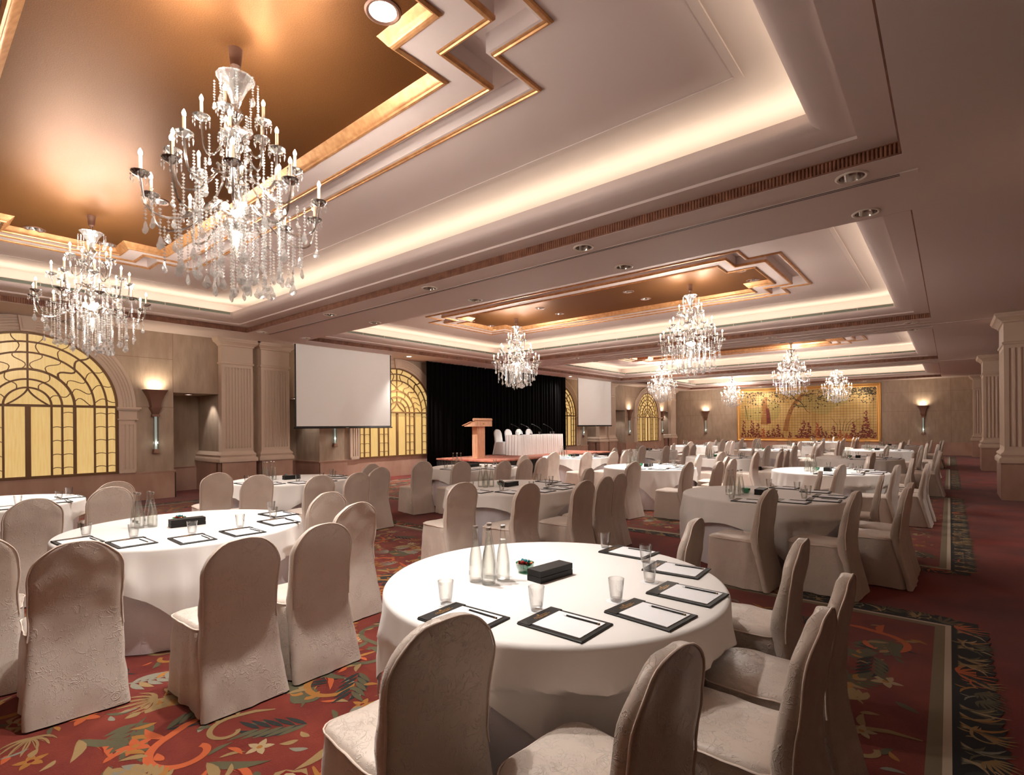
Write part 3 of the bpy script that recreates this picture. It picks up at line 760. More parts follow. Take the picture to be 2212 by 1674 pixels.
# --------------------------------------------------------------- wall sconces
def sconce():
    t = thing('wall_sconce', '', 'wall lamp')
    b = MB()      # flared rectangular trumpet, open at the top; local +x points into the room
    prof = [(2.085,.11,.10),(2.13,.112,.105),(2.2,.125,.115),(2.28,.15,.13),(2.36,.185,.155),(2.43,.225,.18),(2.47,.25,.20),(2.49,.255,.205)]
    R3 = lambda hw, d, z: [(0,-hw,z),(d,-hw*.82,z),(d,hw*.82,z),(0,hw,z)]
    b.loft([R3(hw,d,z) for z,hw,d in prof], 0, True, False); b.loft([R3(hw-.012,d-.012,z) for z,hw,d in prof[2:]], 0, True, False)
    b.build('flared_shade', M['bronze'], t, 30)
    b = MB(); b.loft([R3(hw,d,z) for z,hw,d in ((1.93,.065,.07),(1.99,.085,.09),(2.05,.115,.11),(2.085,.135,.12))], 0, True, True); b.box(0,.09,-.08,.08,1.88,1.935); b.build('neck', M['bronze'], t, 30)
    b = MB(); b.box(.012,.085,-.045,.045,1.135,1.885); b.build('crystal_rod', M['rod'], t, 0)
    b = MB(); b.box(.03,.055,-.02,.02,1.14,1.88); b.build('rod_core', M['rodlit'], t, 0)
    b = MB(); b.loft([R3(hw,d,z) for z,hw,d in ((1.045,.075,.11),(1.09,.06,.10),(1.135,.055,.095))], 0, True, True); b.build('foot', M['bronze'], t, 30)
    b = MB(); b.box(.02,.15,-.12,.12,2.40,2.41); b.build('lamp', M['uplamp'], t, 0)
    return reg(t)
SCO = [(XW,3.95,0,'brown flared wall lamp with crystal rod right of the left arched window'), (XW,8.49,0,'crystal rod wall lamp hanging below the large left screen'), (XW,22.17,0,'crystal rod wall lamp below the small screen'),
       (XW,27.03,0,'flared wall lamp left of the farthest arched window'), (XW,31.44,0,'flared wall lamp right of the farthest arched window'), (-11.98,YB,-pi/2,'flared wall lamp on the back wall left of the gold artwork'), (-1.03,YB,-pi/2,'flared wall lamp on the back wall right of the gold artwork')]
sp = None
for x, y, rz, lab in SCO:
    o = sconce() if sp is None else copy_tree(sp)
    sp = sp or o
    o.location = (x, y, 0); o.rotation_euler = (0,0,rz); tag(o, lab, 'wall lamp', 'flared wall lamps')
    dx, dy = cos(rz), sin(rz)
    spot((x+dx*.10, y+dy*.10, 2.44), 34, 150, .8, (1,.84,.62), aim=(x+dx*.02, y+dy*.02, 4), size=.08)
    l = bpy.data.lights.new('rod_lamp', 'POINT'); l.energy = .6; l.color = (1,1,.93); l.shadow_soft_size = .03
    lo = bpy.data.objects.new('rod_lamp', l); COL.objects.link(lo); lo.location = (x+dx*.11, y+dy*.11, 1.28)

# ------------------------------------------------------------ projection screens
for y0, y1, zb, lab in ((6.92,10.02,1.585,'large white projection screen hanging between pilasters and black curtain'), (20.62,23.78,1.575,'small looking white projection screen right of the black curtain')):
    t = thing('projection_screen', lab, 'projection screen', (-13.25, (y0+y1)/2, 0), 0, 'projection screens')
    w = (y1-y0)/2; b = MB(); b.box(-.004,.004,-w+.035,w-.035,zb+.055,ZC-.012); b.build('white_fabric', M['screen'], t, 0)
    b = MB()
    for s in (-1,1): b.box(-.005,.0045,s*w-(.036 if s > 0 else -.0),s*w+(.036 if s < 0 else 0),zb+.02,ZC-.012)
    b.box(-.005,.0046,-w,w,zb+.02,zb+.056); b.build('black_border', M['black'], t, 0)
    b = MB(); b.tube([(0,-w-.03,zb+.01),(0,w+.03,zb+.01)], .02, 10); b.build('bottom_bar', M['black'], t)
    b = MB(); b.box(.019,.022,-.05,.05,zb+.002,zb+.018); b.build('maker_plate', M['label'], t, 0)
    b = MB(); b.box(-.07,.012,-w-.04,w+.04,ZC-.012,ZC-.0005); b.build('ceiling_casing', M['white'], t, 0)

# ----------------------------------------------------- stage, curtain, lectern
b = MB(); n = 420; y0, y1 = 11.72, 20.08
pts = []
for i in range(n+1):
    y = y0+(y1-y0)*i/n; pts.append((-13.57+.028*sin(i*.62)+.02*sin(i*.23+1), y))
b.loft([[(x+.0*z, y, z) for x, y in pts] for z in (.02,1.0,2.2,3.4,ZC-.01)], closed=False)
cu = b.build('stage_curtain', M['velvet'], None, 60)
sm = cu.modifiers.new('cloth_thickness', 'SOLIDIFY'); sm.thickness = .006
tag(cu, 'tall pleated black curtain behind the stage', 'curtain')
XS0, XS1, YS0, YS1, ZST = -13.52, -10.92, 12.12, 19.42, .52
t = thing('stage', 'low stage platform with red carpet top and pleated black skirt', 'stage', (0,0,0))
b = MB(); b.box(XS0, XS1+.02, YS0-.02, YS1+.02, ZST-.045, ZST); b.build('carpet_top', M['stagecarpet'], t, 0)
b = MB(); rings = []
def pleat(p, q, k, nx, ny):
    L = hypot(q[0]-p[0], q[1]-p[1]); m = int(L/.03)
    return [(p[0]+(q[0]-p[0])*i/m+nx*.014*sin(i*k), p[1]+(q[1]-p[1])*i/m+ny*.014*sin(i*k)) for i in range(m)]
pp = pleat((XS0,YS0),(XS1,YS0),1.3,0,1)+pleat((XS1,YS0),(XS1,YS1),1.3,1,0)+pleat((XS1,YS1),(XS0,YS1),1.3,0,1)
b.loft([[(x,y,z) for x,y in pp] for z in (.0065,ZST-.046)], closed=False); b.build('black_skirt', M['blackskirt'], t, 60)
b = MB(); b.box(XS0+.1, XS1-.1, YS0+.1, YS1-.1, .006, ZST-.05); b.build('deck', M['black'], t, 0)

# lectern
t = thing('lectern', 'blond wood lectern with slanted desk on the stage', 'lectern', (-12.3, 12.93, ZST), 0)
b = MB(); b.box(-.21,.21,-.30,.30,0,.03); b.build('base', M['lecternwood'], t, 0)
b = MB(); b.box(-.12,.12,-.19,.19,.03,1.10); b.box(.12,.135,-.14,.14,.03,1.10); b.build('column', M['lecternwood'], t, 0)
b = MB(); b.loft([[(-.26,-.42,1.08),(.24,-.42,1.08),(.24,.42,1.08),(-.26,.42,1.08)],[(-.30,-.42,1.12),(.24,-.42,1.26),(.24,.42,1.26),(-.30,.42,1.12)]], 0, True, True); b.build('desk', M['lecternwood'], t, 0)
b = MB(); b.loft([[(-.34,-.45,1.105),(.05,-.45,1.23),(.05,.45,1.23),(-.34,.45,1.105)],[(-.34,-.45,1.125),(.05,-.45,1.25),(.05,.45,1.25),(-.34,.45,1.125)]], 0, True, True); b.build('reading_board', M['lecternwood'], t, 0)
b = MB(); b.tube([(.19,-.44,1.31),(.19,.44,1.31)], .05, 14); b.build('round_top_rail', M['lecternwood'], t)
b = MB(); b.lathe([(.0005,0),(.03,0),(.03,.004),(.0005,.004)], 12); e = b.build('round_emblem', M['goldprint'], t); e.rotation_euler = (0,pi/2,0); e.location = (.241,0,1.17)

# head table
t = thing('head_table', 'long head table with pleated white skirt on the stage', 'table', (-12.41, 16.27, ZST), 0)
W2, L2 = .33, 1.38
b = MB(); b.box(-W2,W2,-L2,L2,.72,.75); b.build('tabletop', M['cloth'], t, 0)
pp = []
for p, q, nx, ny in (((-W2,-L2),(W2,-L2),0,-1),((W2,-L2),(W2,L2),1,0),((W2,L2),(-W2,L2),0,1),((-W2,L2),(-W2,-L2),-1,0)):
    L = hypot(q[0]-p[0], q[1]-p[1]); m = int(L/.02)
    for i in range(m):
        d = .012+.018*sin(i*.9)+.008*sin(i*.37); pp.append((p[0]+(q[0]-p[0])*i/m+nx*d, p[1]+(q[1]-p[1])*i/m+ny*d, nx, ny))
b = MB(); b.loft([[(x+nx*f, y+ny*f, z) for x, y, nx, ny in pp] for z, f in ((.755,-.01),(.745,0),(.5,.008),(.25,.018),(.006,.03))]); b.build('pleated_skirt', M['cloth'], t, 60)
mic = None
for k, yy in enumerate((15.42,16.02,16.68,17.45)):
    if mic is None:
        mic = thing('table_microphone', '', 'microphone'); b = MB(); b.loft([[(-.05,-.04,0),(.05,-.04,0),(.05,.04,0),(-.05,.04,0)],[(-.035,-.028,.03),(.035,-.028,.03),(.035,.028,.03),(-.035,.028,.03)]], 0, True, True); b.build('base', M['black'], mic, 0)
        b = MB(); b.tube([(0,0,.025),(0,0,.13),(-.01,-.02,.2),(-.05,-.12,.28),(-.10,-.30,.36),(-.12,-.42,.40)], .006, 6); b.build('gooseneck', M['darkwire'], mic)
        b = MB(); b.tube([(-.12,-.41,.398),(-.125,-.47,.408)], .013, 8); b.build('capsule', M['darkwire'], mic); reg(mic); o = mic
    else: o = copy_tree(mic)
    o.location = (-12.44, yy, ZST+.7555); tag(o, 'black gooseneck microphone on the head table, %s from the left' % ORD[k], 'microphone', 'microphones on the head table')

# -------------------------------------------------------- gold artwork on the back wall
t = thing('wall_artwork', 'wide gold panel painting of red flower spikes and a leaning tree on the back wall', 'painting', (-6.42, YB, 0))
AX0, AX1, AZ0, AZ1 = -3.64, 3.66, .60, 3.76
ix0, ix1, iz0, iz1 = AX0+.20, AX1-.20, .80, 3.62
M['art_gold'] = principled('gold_leaf_squares', srgb(216,180,116), .5, .1, var=(1.1,srgb(190,150,80),(1,1,1)))
M['art_line'] = principled('dark_square_joint', srgb(96,66,26), .6)
M['art_red'] = principled('red_flower_paint', srgb(132,44,34), .6, var=(8,srgb(104,30,28),(1,1,1)))
M['art_rose'] = principled('orange_red_flower_paint', srgb(178,74,40), .6)
M['art_pale'] = principled('pale_fleck_paint', srgb(214,180,130), .6)
M['art_trunk'] = principled('brown_trunk_paint', srgb(146,92,46), .6, var=(6,srgb(176,118,58),(1,1,.3)))
M['art_leaf'] = principled('dark_leaf_paint', srgb(62,52,24), .6)
M['art_green'] = principled('olive_wash_paint', srgb(182,156,88), .55)
M['art_frame'] = principled('gold_frame', srgb(226,170,96), .34, .6)
b = MB(); fl = MB()
b.box(ix0-.02, ix1+.02, -.035, -.004, iz0-.02, iz1+.02)
g = random.Random(3)
lay = [0]
def quadpoly(mi, pts):
    lay[0] += 1; y = -.0355-.000004*lay[0]
    fl.add([(min(max(x,ix0),ix1), y, min(max(z,iz0),iz1)) for x, z in pts], [tuple(range(len(pts)))], mi)
def blob(mi, x, z, rx, rz, n=9, j=.25): quadpoly(mi, [(x+rx*cos(2*pi*i/n)*(1+g.uniform(-j,j)), z+rz*sin(2*pi*i/n)*(1+g.uniform(-j,j))) for i in range(n)])
def stroke(mi, pts, w0, w1):
    n = len(pts); L = []; R2 = []
    for k in range(n):
        a, c = pts[max(k-1,0)], pts[min(k+1,n-1)]; dx, dz = c[0]-a[0], c[1]-a[1]; l = hypot(dx,dz) or 1; w = (w0+(w1-w0)*k/(n-1))/2
        L.append((pts[k][0]-dz/l*w, pts[k][1]+dx/l*w)); R2.append((pts[k][0]+dz/l*w, pts[k][1]-dx/l*w))
    for k in range(n-1): quadpoly(mi, [L[k], L[k+1], R2[k+1], R2[k]])
W_, H_ = ix1-ix0, iz1-iz0
fx = lambda u: ix0+u*W_
fz = lambda v: iz1-v*H_
blob(6, fx(.13), fz(.50), .62, .42, 14); blob(6, fx(.25), fz(.42), .5, .5, 14); blob(6, fx(.62), fz(.3), 1.1, .5, 16, .3)
stroke(3, [(fx(.20),fz(.72)),(fx(.205),fz(.5)),(fx(.20),fz(.24)),(fx(.215),fz(.14))], .42, .2); stroke(1, [(fx(.235),fz(.70)),(fx(.23),fz(.5)),(fx(.222),fz(.38))], .22, .16)
stroke(3, [(fx(.365),fz(.86)),(fx(.375),fz(.66)),(fx(.40),fz(.46)),(fx(.43),fz(.30)),(fx(.465),fz(.20)),(fx(.50),fz(.10))], .26, .14)
for pts, w in (([(.43,.30),(.455,.34),(.50,.36),(.53,.34)],.07),([(.455,.22),(.49,.30),(.52,.44),(.55,.5)],.05),([(.45,.24),(.42,.14),(.38,.08)],.06),([(.48,.14),(.55,.12),(.62,.10)],.06),([(.04,.3),(.055,.5),(.06,.62)],.05)):
    stroke(5, [(fx(u),fz(v)) for u,v in pts], w, .015)
for k in range(5): stroke(5, [(fx(.74+.018*k),fz(.86)),(fx(.75+.02*k-.01),fz(.74)),(fx(.70+.05*k),fz(.60))], .03, .01)
for k in range(560):
    u = g.random(); v = abs(g.gauss(0,.20))+.02
    if v < .6 and (u > .80 and v < .3 or g.random() < .55): blob(5 if g.random() < .8 else 6, fx(u), fz(v), g.uniform(.02,.055), g.uniform(.02,.05), 6, .35)
for k in range(160): blob(5, fx(g.uniform(.84,1)), fz(g.uniform(0,.16)), .035, .03, 6, .35)
spk = [(.03,.63,.10),(.10,.65,.16),(.145,.70,.12),(.07,.84,.08),(.19,.80,.1),(.225,.84,.1),(.27,.80,.12),(.305,.72,.12),(.40,.87,.08),(.50,.64,.16),(.54,.70,.14),(.475,.80,.1),(.60,.70,.14),(.625,.76,.12),(.66,.86,.08),(.715,.76,.12),(.76,.84,.1),(.80,.90,.08),(.85,.70,.14),(.885,.86,.1),(.93,.50,.2),(.965,.82,.1),(.99,.88,.08),(.34,.9,.08),(.01,.9,.07),(.16,.9,.1),(.57,.9,.1),(.69,.93,.08),(.82,.93,.08),(.45,.93,.08),(.25,.93,.08)]
for u, v, w in spk:
    z0, z1 = fz(1.0), fz(v); nlay = max(4, int((z1-z0)/.07)); red = 1 if g.random() < .75 else 2
    for k in range(nlay):
        tt = k/nlay; hw = w*1.05*(1-tt)**.75*W_/6.9+.02
        for q in range(max(2, int(hw/.03))):
            blob(red, fx(u)+g.uniform(-hw,hw), z0+(z1-z0)*(tt+g.uniform(0,.1)), .052, .036, 6, .3)
        for q in range(2): blob(4, fx(u)+g.uniform(-hw,hw), z0+(z1-z0)*(tt+g.uniform(0,.1)), .016, .009, 5, .3)
nx_ = 46; nz_ = 19
for i in range(1, nx_): x = ix0+W_*i/nx_; quadpoly(0, [(x-.006,iz0),(x+.006,iz0),(x+.006,iz1),(x-.006,iz1)])
for i in range(1, nz_): z = iz0+H_*i/nz_; quadpoly(0, [(ix0,z-.006),(ix1,z-.006),(ix1,z+.006),(ix0,z+.006)])
b.build('gold_panel', M['art_gold'], t, 0)
fl.build('painted_scene', [M['art_line'], M['art_red'], M['art_rose'], M['art_trunk'], M['art_pale'], M['art_leaf'], M['art_green']], t, 0, False)
b = MB()
prof = [(0,-.004),(0,-.03),(.02,-.075),(.07,-.085),(.10,-.06),(.14,-.05),(.17,-.062),(.20,-.06),(.205,-.036)]
P4 = rect(AX0, AX1, AZ0, AZ1)
b.loft([[(x, y, z) for x, z in offset_poly(P4, d)] for d, y in prof]); b.build('frame', M['art_frame'], t, 30)

# ---------------------------------------------------------------- patterned carpets
RC = ['field','gold','tan','olive','slate','orange','creamy','rust','grey','bandblack','stripe','stripe2']
RI = {k: i for i, k in enumerate(RC)}
def rug_mesh(W, L, seed):
    """floral carpet panel; local x from -W to 0 (right edge of the pale stripe), y from 0 to L"""
    g = random.Random(seed); b = MB(); lay = [0]
    def poly(mi, pts):
        lay[0] = (lay[0]+1) % 900; z = .0030+lay[0]*1.1e-6
        b.add([(x,y,z) for x,y in pts], [tuple(range(len(pts)))], RI[mi])
    def leaf(mi, x, y, a, l, w, bend=0):
        T = [0,.12,.3,.5,.7,.88,1]; Wd = [0,.55,.95,1,.75,.36,0]
        ca, sa = cos(a), sin(a); P = []
        for t_, wd in zip(T, Wd):
            c = bend*l*sin(pi*t_)*.5; P.append((t_*l, c+wd*w/2))
        for t_, wd in list(zip(T, Wd))[-2:0:-1]:
            c = bend*l*sin(pi*t_)*.5; P.append((t_*l, c-wd*w/2))
        poly(mi, [(x+px*ca-py*sa, y+px*sa+py*ca) for px, py in P])
    def ribbon(mi, pts, w0, w1):
        n = len(pts); A_ = []; B_ = []
        for k in range(n):
            p, q = pts[max(k-1,0)], pts[min(k+1,n-1)]; dx, dy = q[0]-p[0], q[1]-p[1]; l = hypot(dx,dy) or 1
            w = (w0*(1-k/(n-1))+w1*k/(n-1))/2*(1 if k else .3)
            A_.append((pts[k][0]-dy/l*w, pts[k][1]+dx/l*w)); B_.append((pts[k][0]+dy/l*w, pts[k][1]-dx/l*w))
        lay[0] = (lay[0]+1) % 900; z = .0030+lay[0]*1.1e-6
        b.loft([[(A_[k][0],A_[k][1],z),(B_[k][0],B_[k][1],z)] for k in range(n)], RI[mi], closed=False)
    def frond(x, y, a, l, mi, n=7, w=.05):
        pts = [(x+l*t_*cos(a+.5*t_), y+l*t_*sin(a+.5*t_)) for t_ in [i/8 for i in range(9)]]
        ribbon(mi, pts, .02, .008)
        for k in range(n):
            t_ = .15+.8*k/n; px, py = x+l*t_*cos(a+.5*t_), y+l*t_*sin(a+.5*t_)
            for s in (-1,1): leaf(mi if (k+s) % 4 else g.choice(['gold','tan',mi]), px, py, a+.8*t_+s*.8, l*.42*(1.1-t_*.7), w, s*.15)
        leaf(mi, pts[-1][0], pts[-1][1], a+.9, l*.25, w*.9)
    def scroll(x, y, a, r, mi, s):
        pts = []
        for i in range(26):
            t_ = i/25; ph = a+s*t_*4.6; rr = r*(1-.78*t_); pts.append((x+rr*cos(ph), y+rr*sin(ph)))
        p0 = pts[0]; dx, dy = p0[0]-pts[1][0], p0[1]-pts[1][1]; l = hypot(dx,dy)
        pts = [(p0[0]+dx/l*r*1.3+dy/l*r*.25*s, p0[1]+dy/l*r*1.3-dx/l*r*.25*s), (p0[0]+dx/l*r*.6, p0[1]+dy/l*r*.6)]+pts
        ribbon(mi, pts, r*.22, r*.16)
        leaf(mi, pts[2][0], pts[2][1], a, r*.9, r*.22, .2); leaf('tan', pts[6][0], pts[6][1], a+s*.8, r*.6, r*.18, -.2)
    def rose(x, y, r):
        for k, (f, c) in enumerate(((1,'tan'),(.82,'rust'),(.66,'creamy'),(.48,'orange'),(.32,'creamy'),(.16,'rust'))):
            n = 14; ph = g.random()*6; poly(c, [(x+r*f*(1+.16*sin(i*2*pi/n*5+ph))*cos(2*pi*i/n), y+r*f*(1+.16*sin(i*2*pi/n*5+ph))*sin(2*pi*i/n)) for i in range(n)])
    def flower(x, y, r, c):
        a = g.random()*6
        for k in range(5): leaf(c, x, y, a+k*1.257, r, r*.5)
        poly('gold' if c != 'gold' else 'rust', [(x+r*.22*cos(i), y+r*.22*sin(i)) for i in (0,1.05,2.1,3.14,4.2,5.24)])
    def spray(x, y, a, l, c):
        for k in range(7):
            leaf(c, x, y, a+(k-3)*.33, l*(1-.09*abs(k-3)), l*.115, (k-3)*.09)
            if l > .15: leaf('rust' if c != 'orange' else 'gold', x+l*.2*cos(a+(k-3)*.33), y+l*.2*sin(a+(k-3)*.33), a+(k-3)*.33, l*.5, l*.022, (k-3)*.09)
    # field, edge stripes, black band with ragged leaf fringe
    F0 = .098
    b.add([(-W+F0,F0,.0022),(-F0,F0,.0022),(-F0,L-F0,.0022),(-W+F0,L-F0,.0022)], [(0,1,2,3)], RI['field'])
    def frame(d0, d1, mi, z):
        o, i_ = rect(-W+d0,-d0,d0,L-d0), rect(-W+d1,-d1,d1,L-d1)
        b.loft([[(x,y,z) for x,y in o],[(x,y,z) for x,y in i_]], RI[mi])
    frame(.036,.098,'stripe2',.0024); frame(0,.036,'stripe',.0024); frame(-.16,0,'bandblack',.0022)
    # inner narrow second band as seen near the corners
    cell = .255; nx, ny = int((W-.5)/cell), int((L-.5)/cell)
    for i in range(nx):
        for j in range(ny):
            x = -W+.3+(i+.5+g.uniform(-.38,.38))*cell; y = .28+(j+.5+g.uniform(-.38,.38))*cell; a = g.random()*2*pi; q = g.random()
            if x > -.26 or x < -W+.26 or y < .26 or y > L-.26: 
                if q < .7: leaf(g.choice(['gold','tan','olive']), min(max(x,-W+.25),-.25), min(max(y,.25),L-.25), a if q > .4 else 0, .14, .05)
                continue
            if q < .2: scroll(x, y, a, g.uniform(.13,.25), g.choice(['gold','gold','tan','orange','olive']), g.choice((-1,1)))
            elif q < .46: frond(x, y, a, g.uniform(.26,.42), g.choice(['olive','olive','slate','grey','tan']), 7, g.uniform(.035,.055))
            elif q < .54: rose(x, y, g.uniform(.07,.11))
            elif q < .68: spray(x, y, a, g.uniform(.14,.23), g.choice(['gold','tan','gold','creamy','olive','grey']))
            elif q < .78: flower(x, y, g.uniform(.07,.1), g.choice(['creamy','orange','gold']))
            elif q < .9:
                leaf(g.choice(['gold','orange']), x, y, a, .34, .05, .25); leaf('rust', x+.05*cos(a), y+.05*sin(a), a, .22, .012, .25); leaf(g.choice(['slate','olive']), x, y, a+.5, .3, .06, -.2); leaf('tan', x, y, a-.5, .22, .05, .2)
            else:
                leaf('slate', x, y, a, .36, .07, .3)
                for k in range(5): leaf('olive', x+.06*k*cos(a), y+.06*k*sin(a), a+.6, .16, .035); leaf('slate', x+.06*k*cos(a), y+.06*k*sin(a), a-.6, .16, .03)
            for k in range(2): leaf(g.choice(['tan','gold','olive','grey','orange']), x+g.uniform(-.2,.2), y+g.uniform(-.2,.2), g.random()*6, g.uniform(.06,.13), g.uniform(.02,.04), .2)
    # fringe: sprays and scrolls that spill from the black band over the plain red
    def along(p, q, ox, oy):
        Ln = hypot(q[0]-p[0], q[1]-p[1]); n = int(Ln/.115); oa = atan2(oy, ox)
        for k in range(n):
            t_ = (k+.5)/n; x, y = p[0]+(q[0]-p[0])*t_, p[1]+(q[1]-p[1])*t_; c = g.choice(['tan','olive','grey','gold','orange','tan'])
            bx, by = x+ox*.03, y+oy*.03
            poly('bandblack', [(x+ox*.12-oy*.10, y+oy*.12+ox*.10), (x+ox*.22-oy*.04, y+oy*.22+ox*.04), (x+ox*.20+oy*.05, y+oy*.20-ox*.05), (x+ox*.12+oy*.10, y+oy*.12-ox*.10)])
            kind = g.random(); s = g.choice((-1,1))
            if kind < .5:
                for m in range(7): leaf(c if m % 2 else g.choice(['tan','olive','creamy']), bx-oy*.012*m*s, by+ox*.012*m*s, oa+s*(.55-.22*m), g.uniform(.10,.24), .02, .35*s)
            elif kind < .8: scroll(bx+ox*.11, by+oy*.11, oa+pi*.9, g.uniform(.05,.085), c, s); spray(bx+ox*.1, by+oy*.1, oa+s*.7, .15, g.choice(['olive','tan']))
            else: spray(bx, by, oa+s*.3, .22, g.choice(['orange','tan','olive'])); leaf('slate', bx, by, oa-s*.7, .2, .04, .2)
    along((0,0),(0,L),1,0); along((0,L),(-W,L),0,1); along((-W,L),(-W,0),-1,0); along((-W,0),(0,0),0,-1)
    return b.mesh('floral_carpet', [M['field']]+[M['rug_'+k] for k in RC[1:]], 0, False)
RUG = [(-1.75,5.345),(7.37,14.45),(16.38,23.4),(25.4,32.3)]
rm = rug_mesh(12.75, 7.08, 5)
for i, (y0, y1) in enumerate(RUG):
    o = link('floral_carpet', rm, None, (.0, y0, 0)); o.scale = (1, (y1-y0)/7.08, 1)
    tag(o, ['red floral carpet panel under the nearest tables', 'red floral carpet panel in the second bay, before the stage', 'red floral carpet panel in the third bay', 'red floral carpet panel below the gold artwork'][i], 'carpet', 'floral carpet panels set in plain red floor')

# ------------------------------------------------------------------- chairs
def rrect(x0, x1, wf, wr, r, z, n=56, fold=0, ph=0, seed=0):
    """rounded outline, front (x0) half-width wf, rear (x1) half-width wr"""
    cs = [(x0+r, -wf+r, pi, 1.5*pi), (x1-r, -wr+r, 1.5*pi, 2*pi), (x1-r, wr-r, 0, .5*pi), (x0+r, wf-r, .5*pi, pi)]
    P = []
    for cx, cy_, a0, a1 in cs:
        for i in range(6): a = a0+(a1-a0)*i/5; P.append((cx+r*cos(a), cy_+r*sin(a)))
    D = [0]
    for i in range(len(P)): p, q = P[i], P[(i+1) % len(P)]; D.append(D[-1]+hypot(q[0]-p[0], q[1]-p[1]))
    out = []; T = D[-1]; k = 0
    for i in range(n):
        s = T*i/n
        while D[k+1] < s: k += 1
        f = (s-D[k])/max(1e-9, D[k+1]-D[k]); p, q = P[k], P[(k+1) % len(P)]
        x, y = p[0]+(q[0]-p[0])*f, p[1]+(q[1]-p[1])*f
        if fold:
            cxm = (x0+x1)/2; l = hypot(x-cxm, y) or 1; d = fold*(sin(s*26+ph)+.6*sin(s*47+ph*2)); x += (x-cxm)/l*d; y += y/l*d
        out.append((x, y, z))
    return out
def lerp_tab(tab, z):
    for (z0, *a), (z1, *c) in zip(tab, tab[1:]):
        if z <= z1:
            t = (z-z0)/(z1-z0); return [p+(q-p)*t for p, q in zip(a, c)]
    return list(tab[-1][1:])
def crumple(mb, amp, sc, seed):
    mb.v = [tuple(Vector(p)+noise.noise_vector(Vector(p)*sc+Vector((seed*3.1,seed,0)))*amp*(1 if p[2] > .03 else .3)) for p in mb.v]
def chair_meshes(seed, mat):
    s = MB()
    rings = [rrect(-.27+.21*(1-f), .17-.21*(1-f), .222*f, .212*f, .075*f+.002, z) for f, z in ((.02,.497),(.35,.496),(.7,.490),(.9,.482),(.97,.474),(1.0,.462))]
    for z in (.445,.40,.33,.25,.17,.09,.012):
        t = 1-z/.46
        rings.append(rrect(-.272-.028*t, .175+.11*t,   .222+.010*t, .214+.016*t, .07-.01*t, z, fold=.010*t, ph=seed*1.7))
    s.loft(rings, 0, True, False); crumple(s, .008, 10, seed)
    sm_ = s.mesh('seat_cover', mat, 60, False)
    bk = MB()
    tab = [(0,.325,.05,.238),(.10,.302,.05,.232),(.25,.264,.055,.222),(.40,.232,.07,.214),(.50,.225,.08,.208),(.60,.232,.07,.209),(.75,.252,.06,.215),(.80,.260,.058,.213),(.84,.266,.056,.204),(.875,.272,.055,.187),(.905,.277,.054,.162),(.93,.281,.052,.131),(.95,.284,.05,.094),(.962,.286,.044,.055),(.968,.287,.03,.022)]
    zs = [.012,.06,.10,.17,.25,.33,.40,.45,.50,.55,.60,.66,.72,.77,.80,.825,.85,.875,.90,.92,.935,.95,.958,.964,.968]
    R2 = []
    for z in zs:
        xr, th, w = lerp_tab(tab, z)
        R2.append(rrect(xr-th, xr, w, w, min(.022, th*.45, w*.8), z, 44, .006*max(0,1-z/.45), seed))
    bk.loft(R2, 0, False, True); crumple(bk, .008, 9, seed+5)
    bm3 = bk.mesh('back_cover', mat, 60, False)
    p1 = MB(); o = rrect(-.273, .17, .226, .216, .075, .463, 56)
    i0 = [p for p in o if p[0] < .165]; k0 = next(i for i in range(56) if o[i-1][0] >= .165 and o[i][0] < .165)
    path = [o[(k0+i) % 56] for i in range(56) if o[(k0+i) % 56][0] < .165]
    p1.tube([(x,y,z) for x,y,z in path], .0042, 6); crumple(p1, .008, 10, seed)
    p2 = MB(); path = []
    for z in zs[7:]:
        xr, th, w = lerp_tab(tab, z); path.append((xr-.004, -w+.003, z))
    path += [(x, -y, z) for x, y, z in path[::-1]]
    p2.tube(path, .0042, 6); crumple(p2, .008, 9, seed+5)
    return sm_, bm3, p1.mesh('piping', M['piping'], 60, False), p2.mesh('piping', M['piping'], 60, False)
CM = [chair_meshes(k, M['satin']) for k in range(4)]
def chair_proto(ms, piping):
    t = thing('banquet_chair', '', 'chair')
    s = link('seat_cover', ms[0], t); bk = link('back_cover', ms[1], t)
    if piping: link('piping', ms[2], s); link('piping', ms[3], bk)
    return reg(t)
CP = {}
def put_chair(peak, fac, label, group, k, near, z=0):
    """peak: where the top of the back stands; fac: turn away from facing -X"""
    key = (k % 4, near)
    if key not in CP: CP[key] = chair_proto(CM[k % 4], near); o = CP[key]
    else: o = copy_tree(CP[key])
    x, y = peak[0]-.286*cos(fac), peak[1]-.286*sin(fac)
    o.location = (x, y, z); o.rotation_euler = (0,0,fac)
    tag(o, label, 'chair', group)
    return o

# ------------------------------------------------------- tables and what lies on them
R_T, ZT = .905, .757
def clearance(chairs, a):
    """distance from the table centre to the nearest chair in direction a"""
    best = 9
    for (cx, cy_, f) in chairs:
        cf, sf = cos(f), sin(f); ox, oy = -cx*cf-cy_*sf, cx*sf-cy_*cf; dx, dy = cos(a)*cf+sin(a)*sf, -cos(a)*sf+sin(a)*cf
        t0, t1 = 0, 9
        for o, d, lo, hi in ((ox,dx,-.318,.34),(oy,dy,-.262,.262)):
            if abs(d) < 1e-9:
                if not lo < o < hi: t1 = -1
                continue
            q0, q1 = sorted(((lo-o)/d, (hi-o)/d)); t0 = max(t0, q0); t1 = min(t1, q1)
        if t0 < t1: best = min(best, t0)
    return best
def clear_list(chairs, n):
    c = [clearance(chairs, 2*pi*i/n) for i in range(n)]
    c = [min(c[i-2],c[i-1],c[i],c[(i+1) % n],c[(i+2) % n]) for i in range(n)]
    c = [min(v-.012, .95) for v in c]
    for _ in range(3):
        d = [sum(c[(i+k) % n] for k in range(-5,6))/11 for i in range(n)]; c = [min(p, q) for p, q in zip(c, d)]
    return [max(.70, v) for v in c]
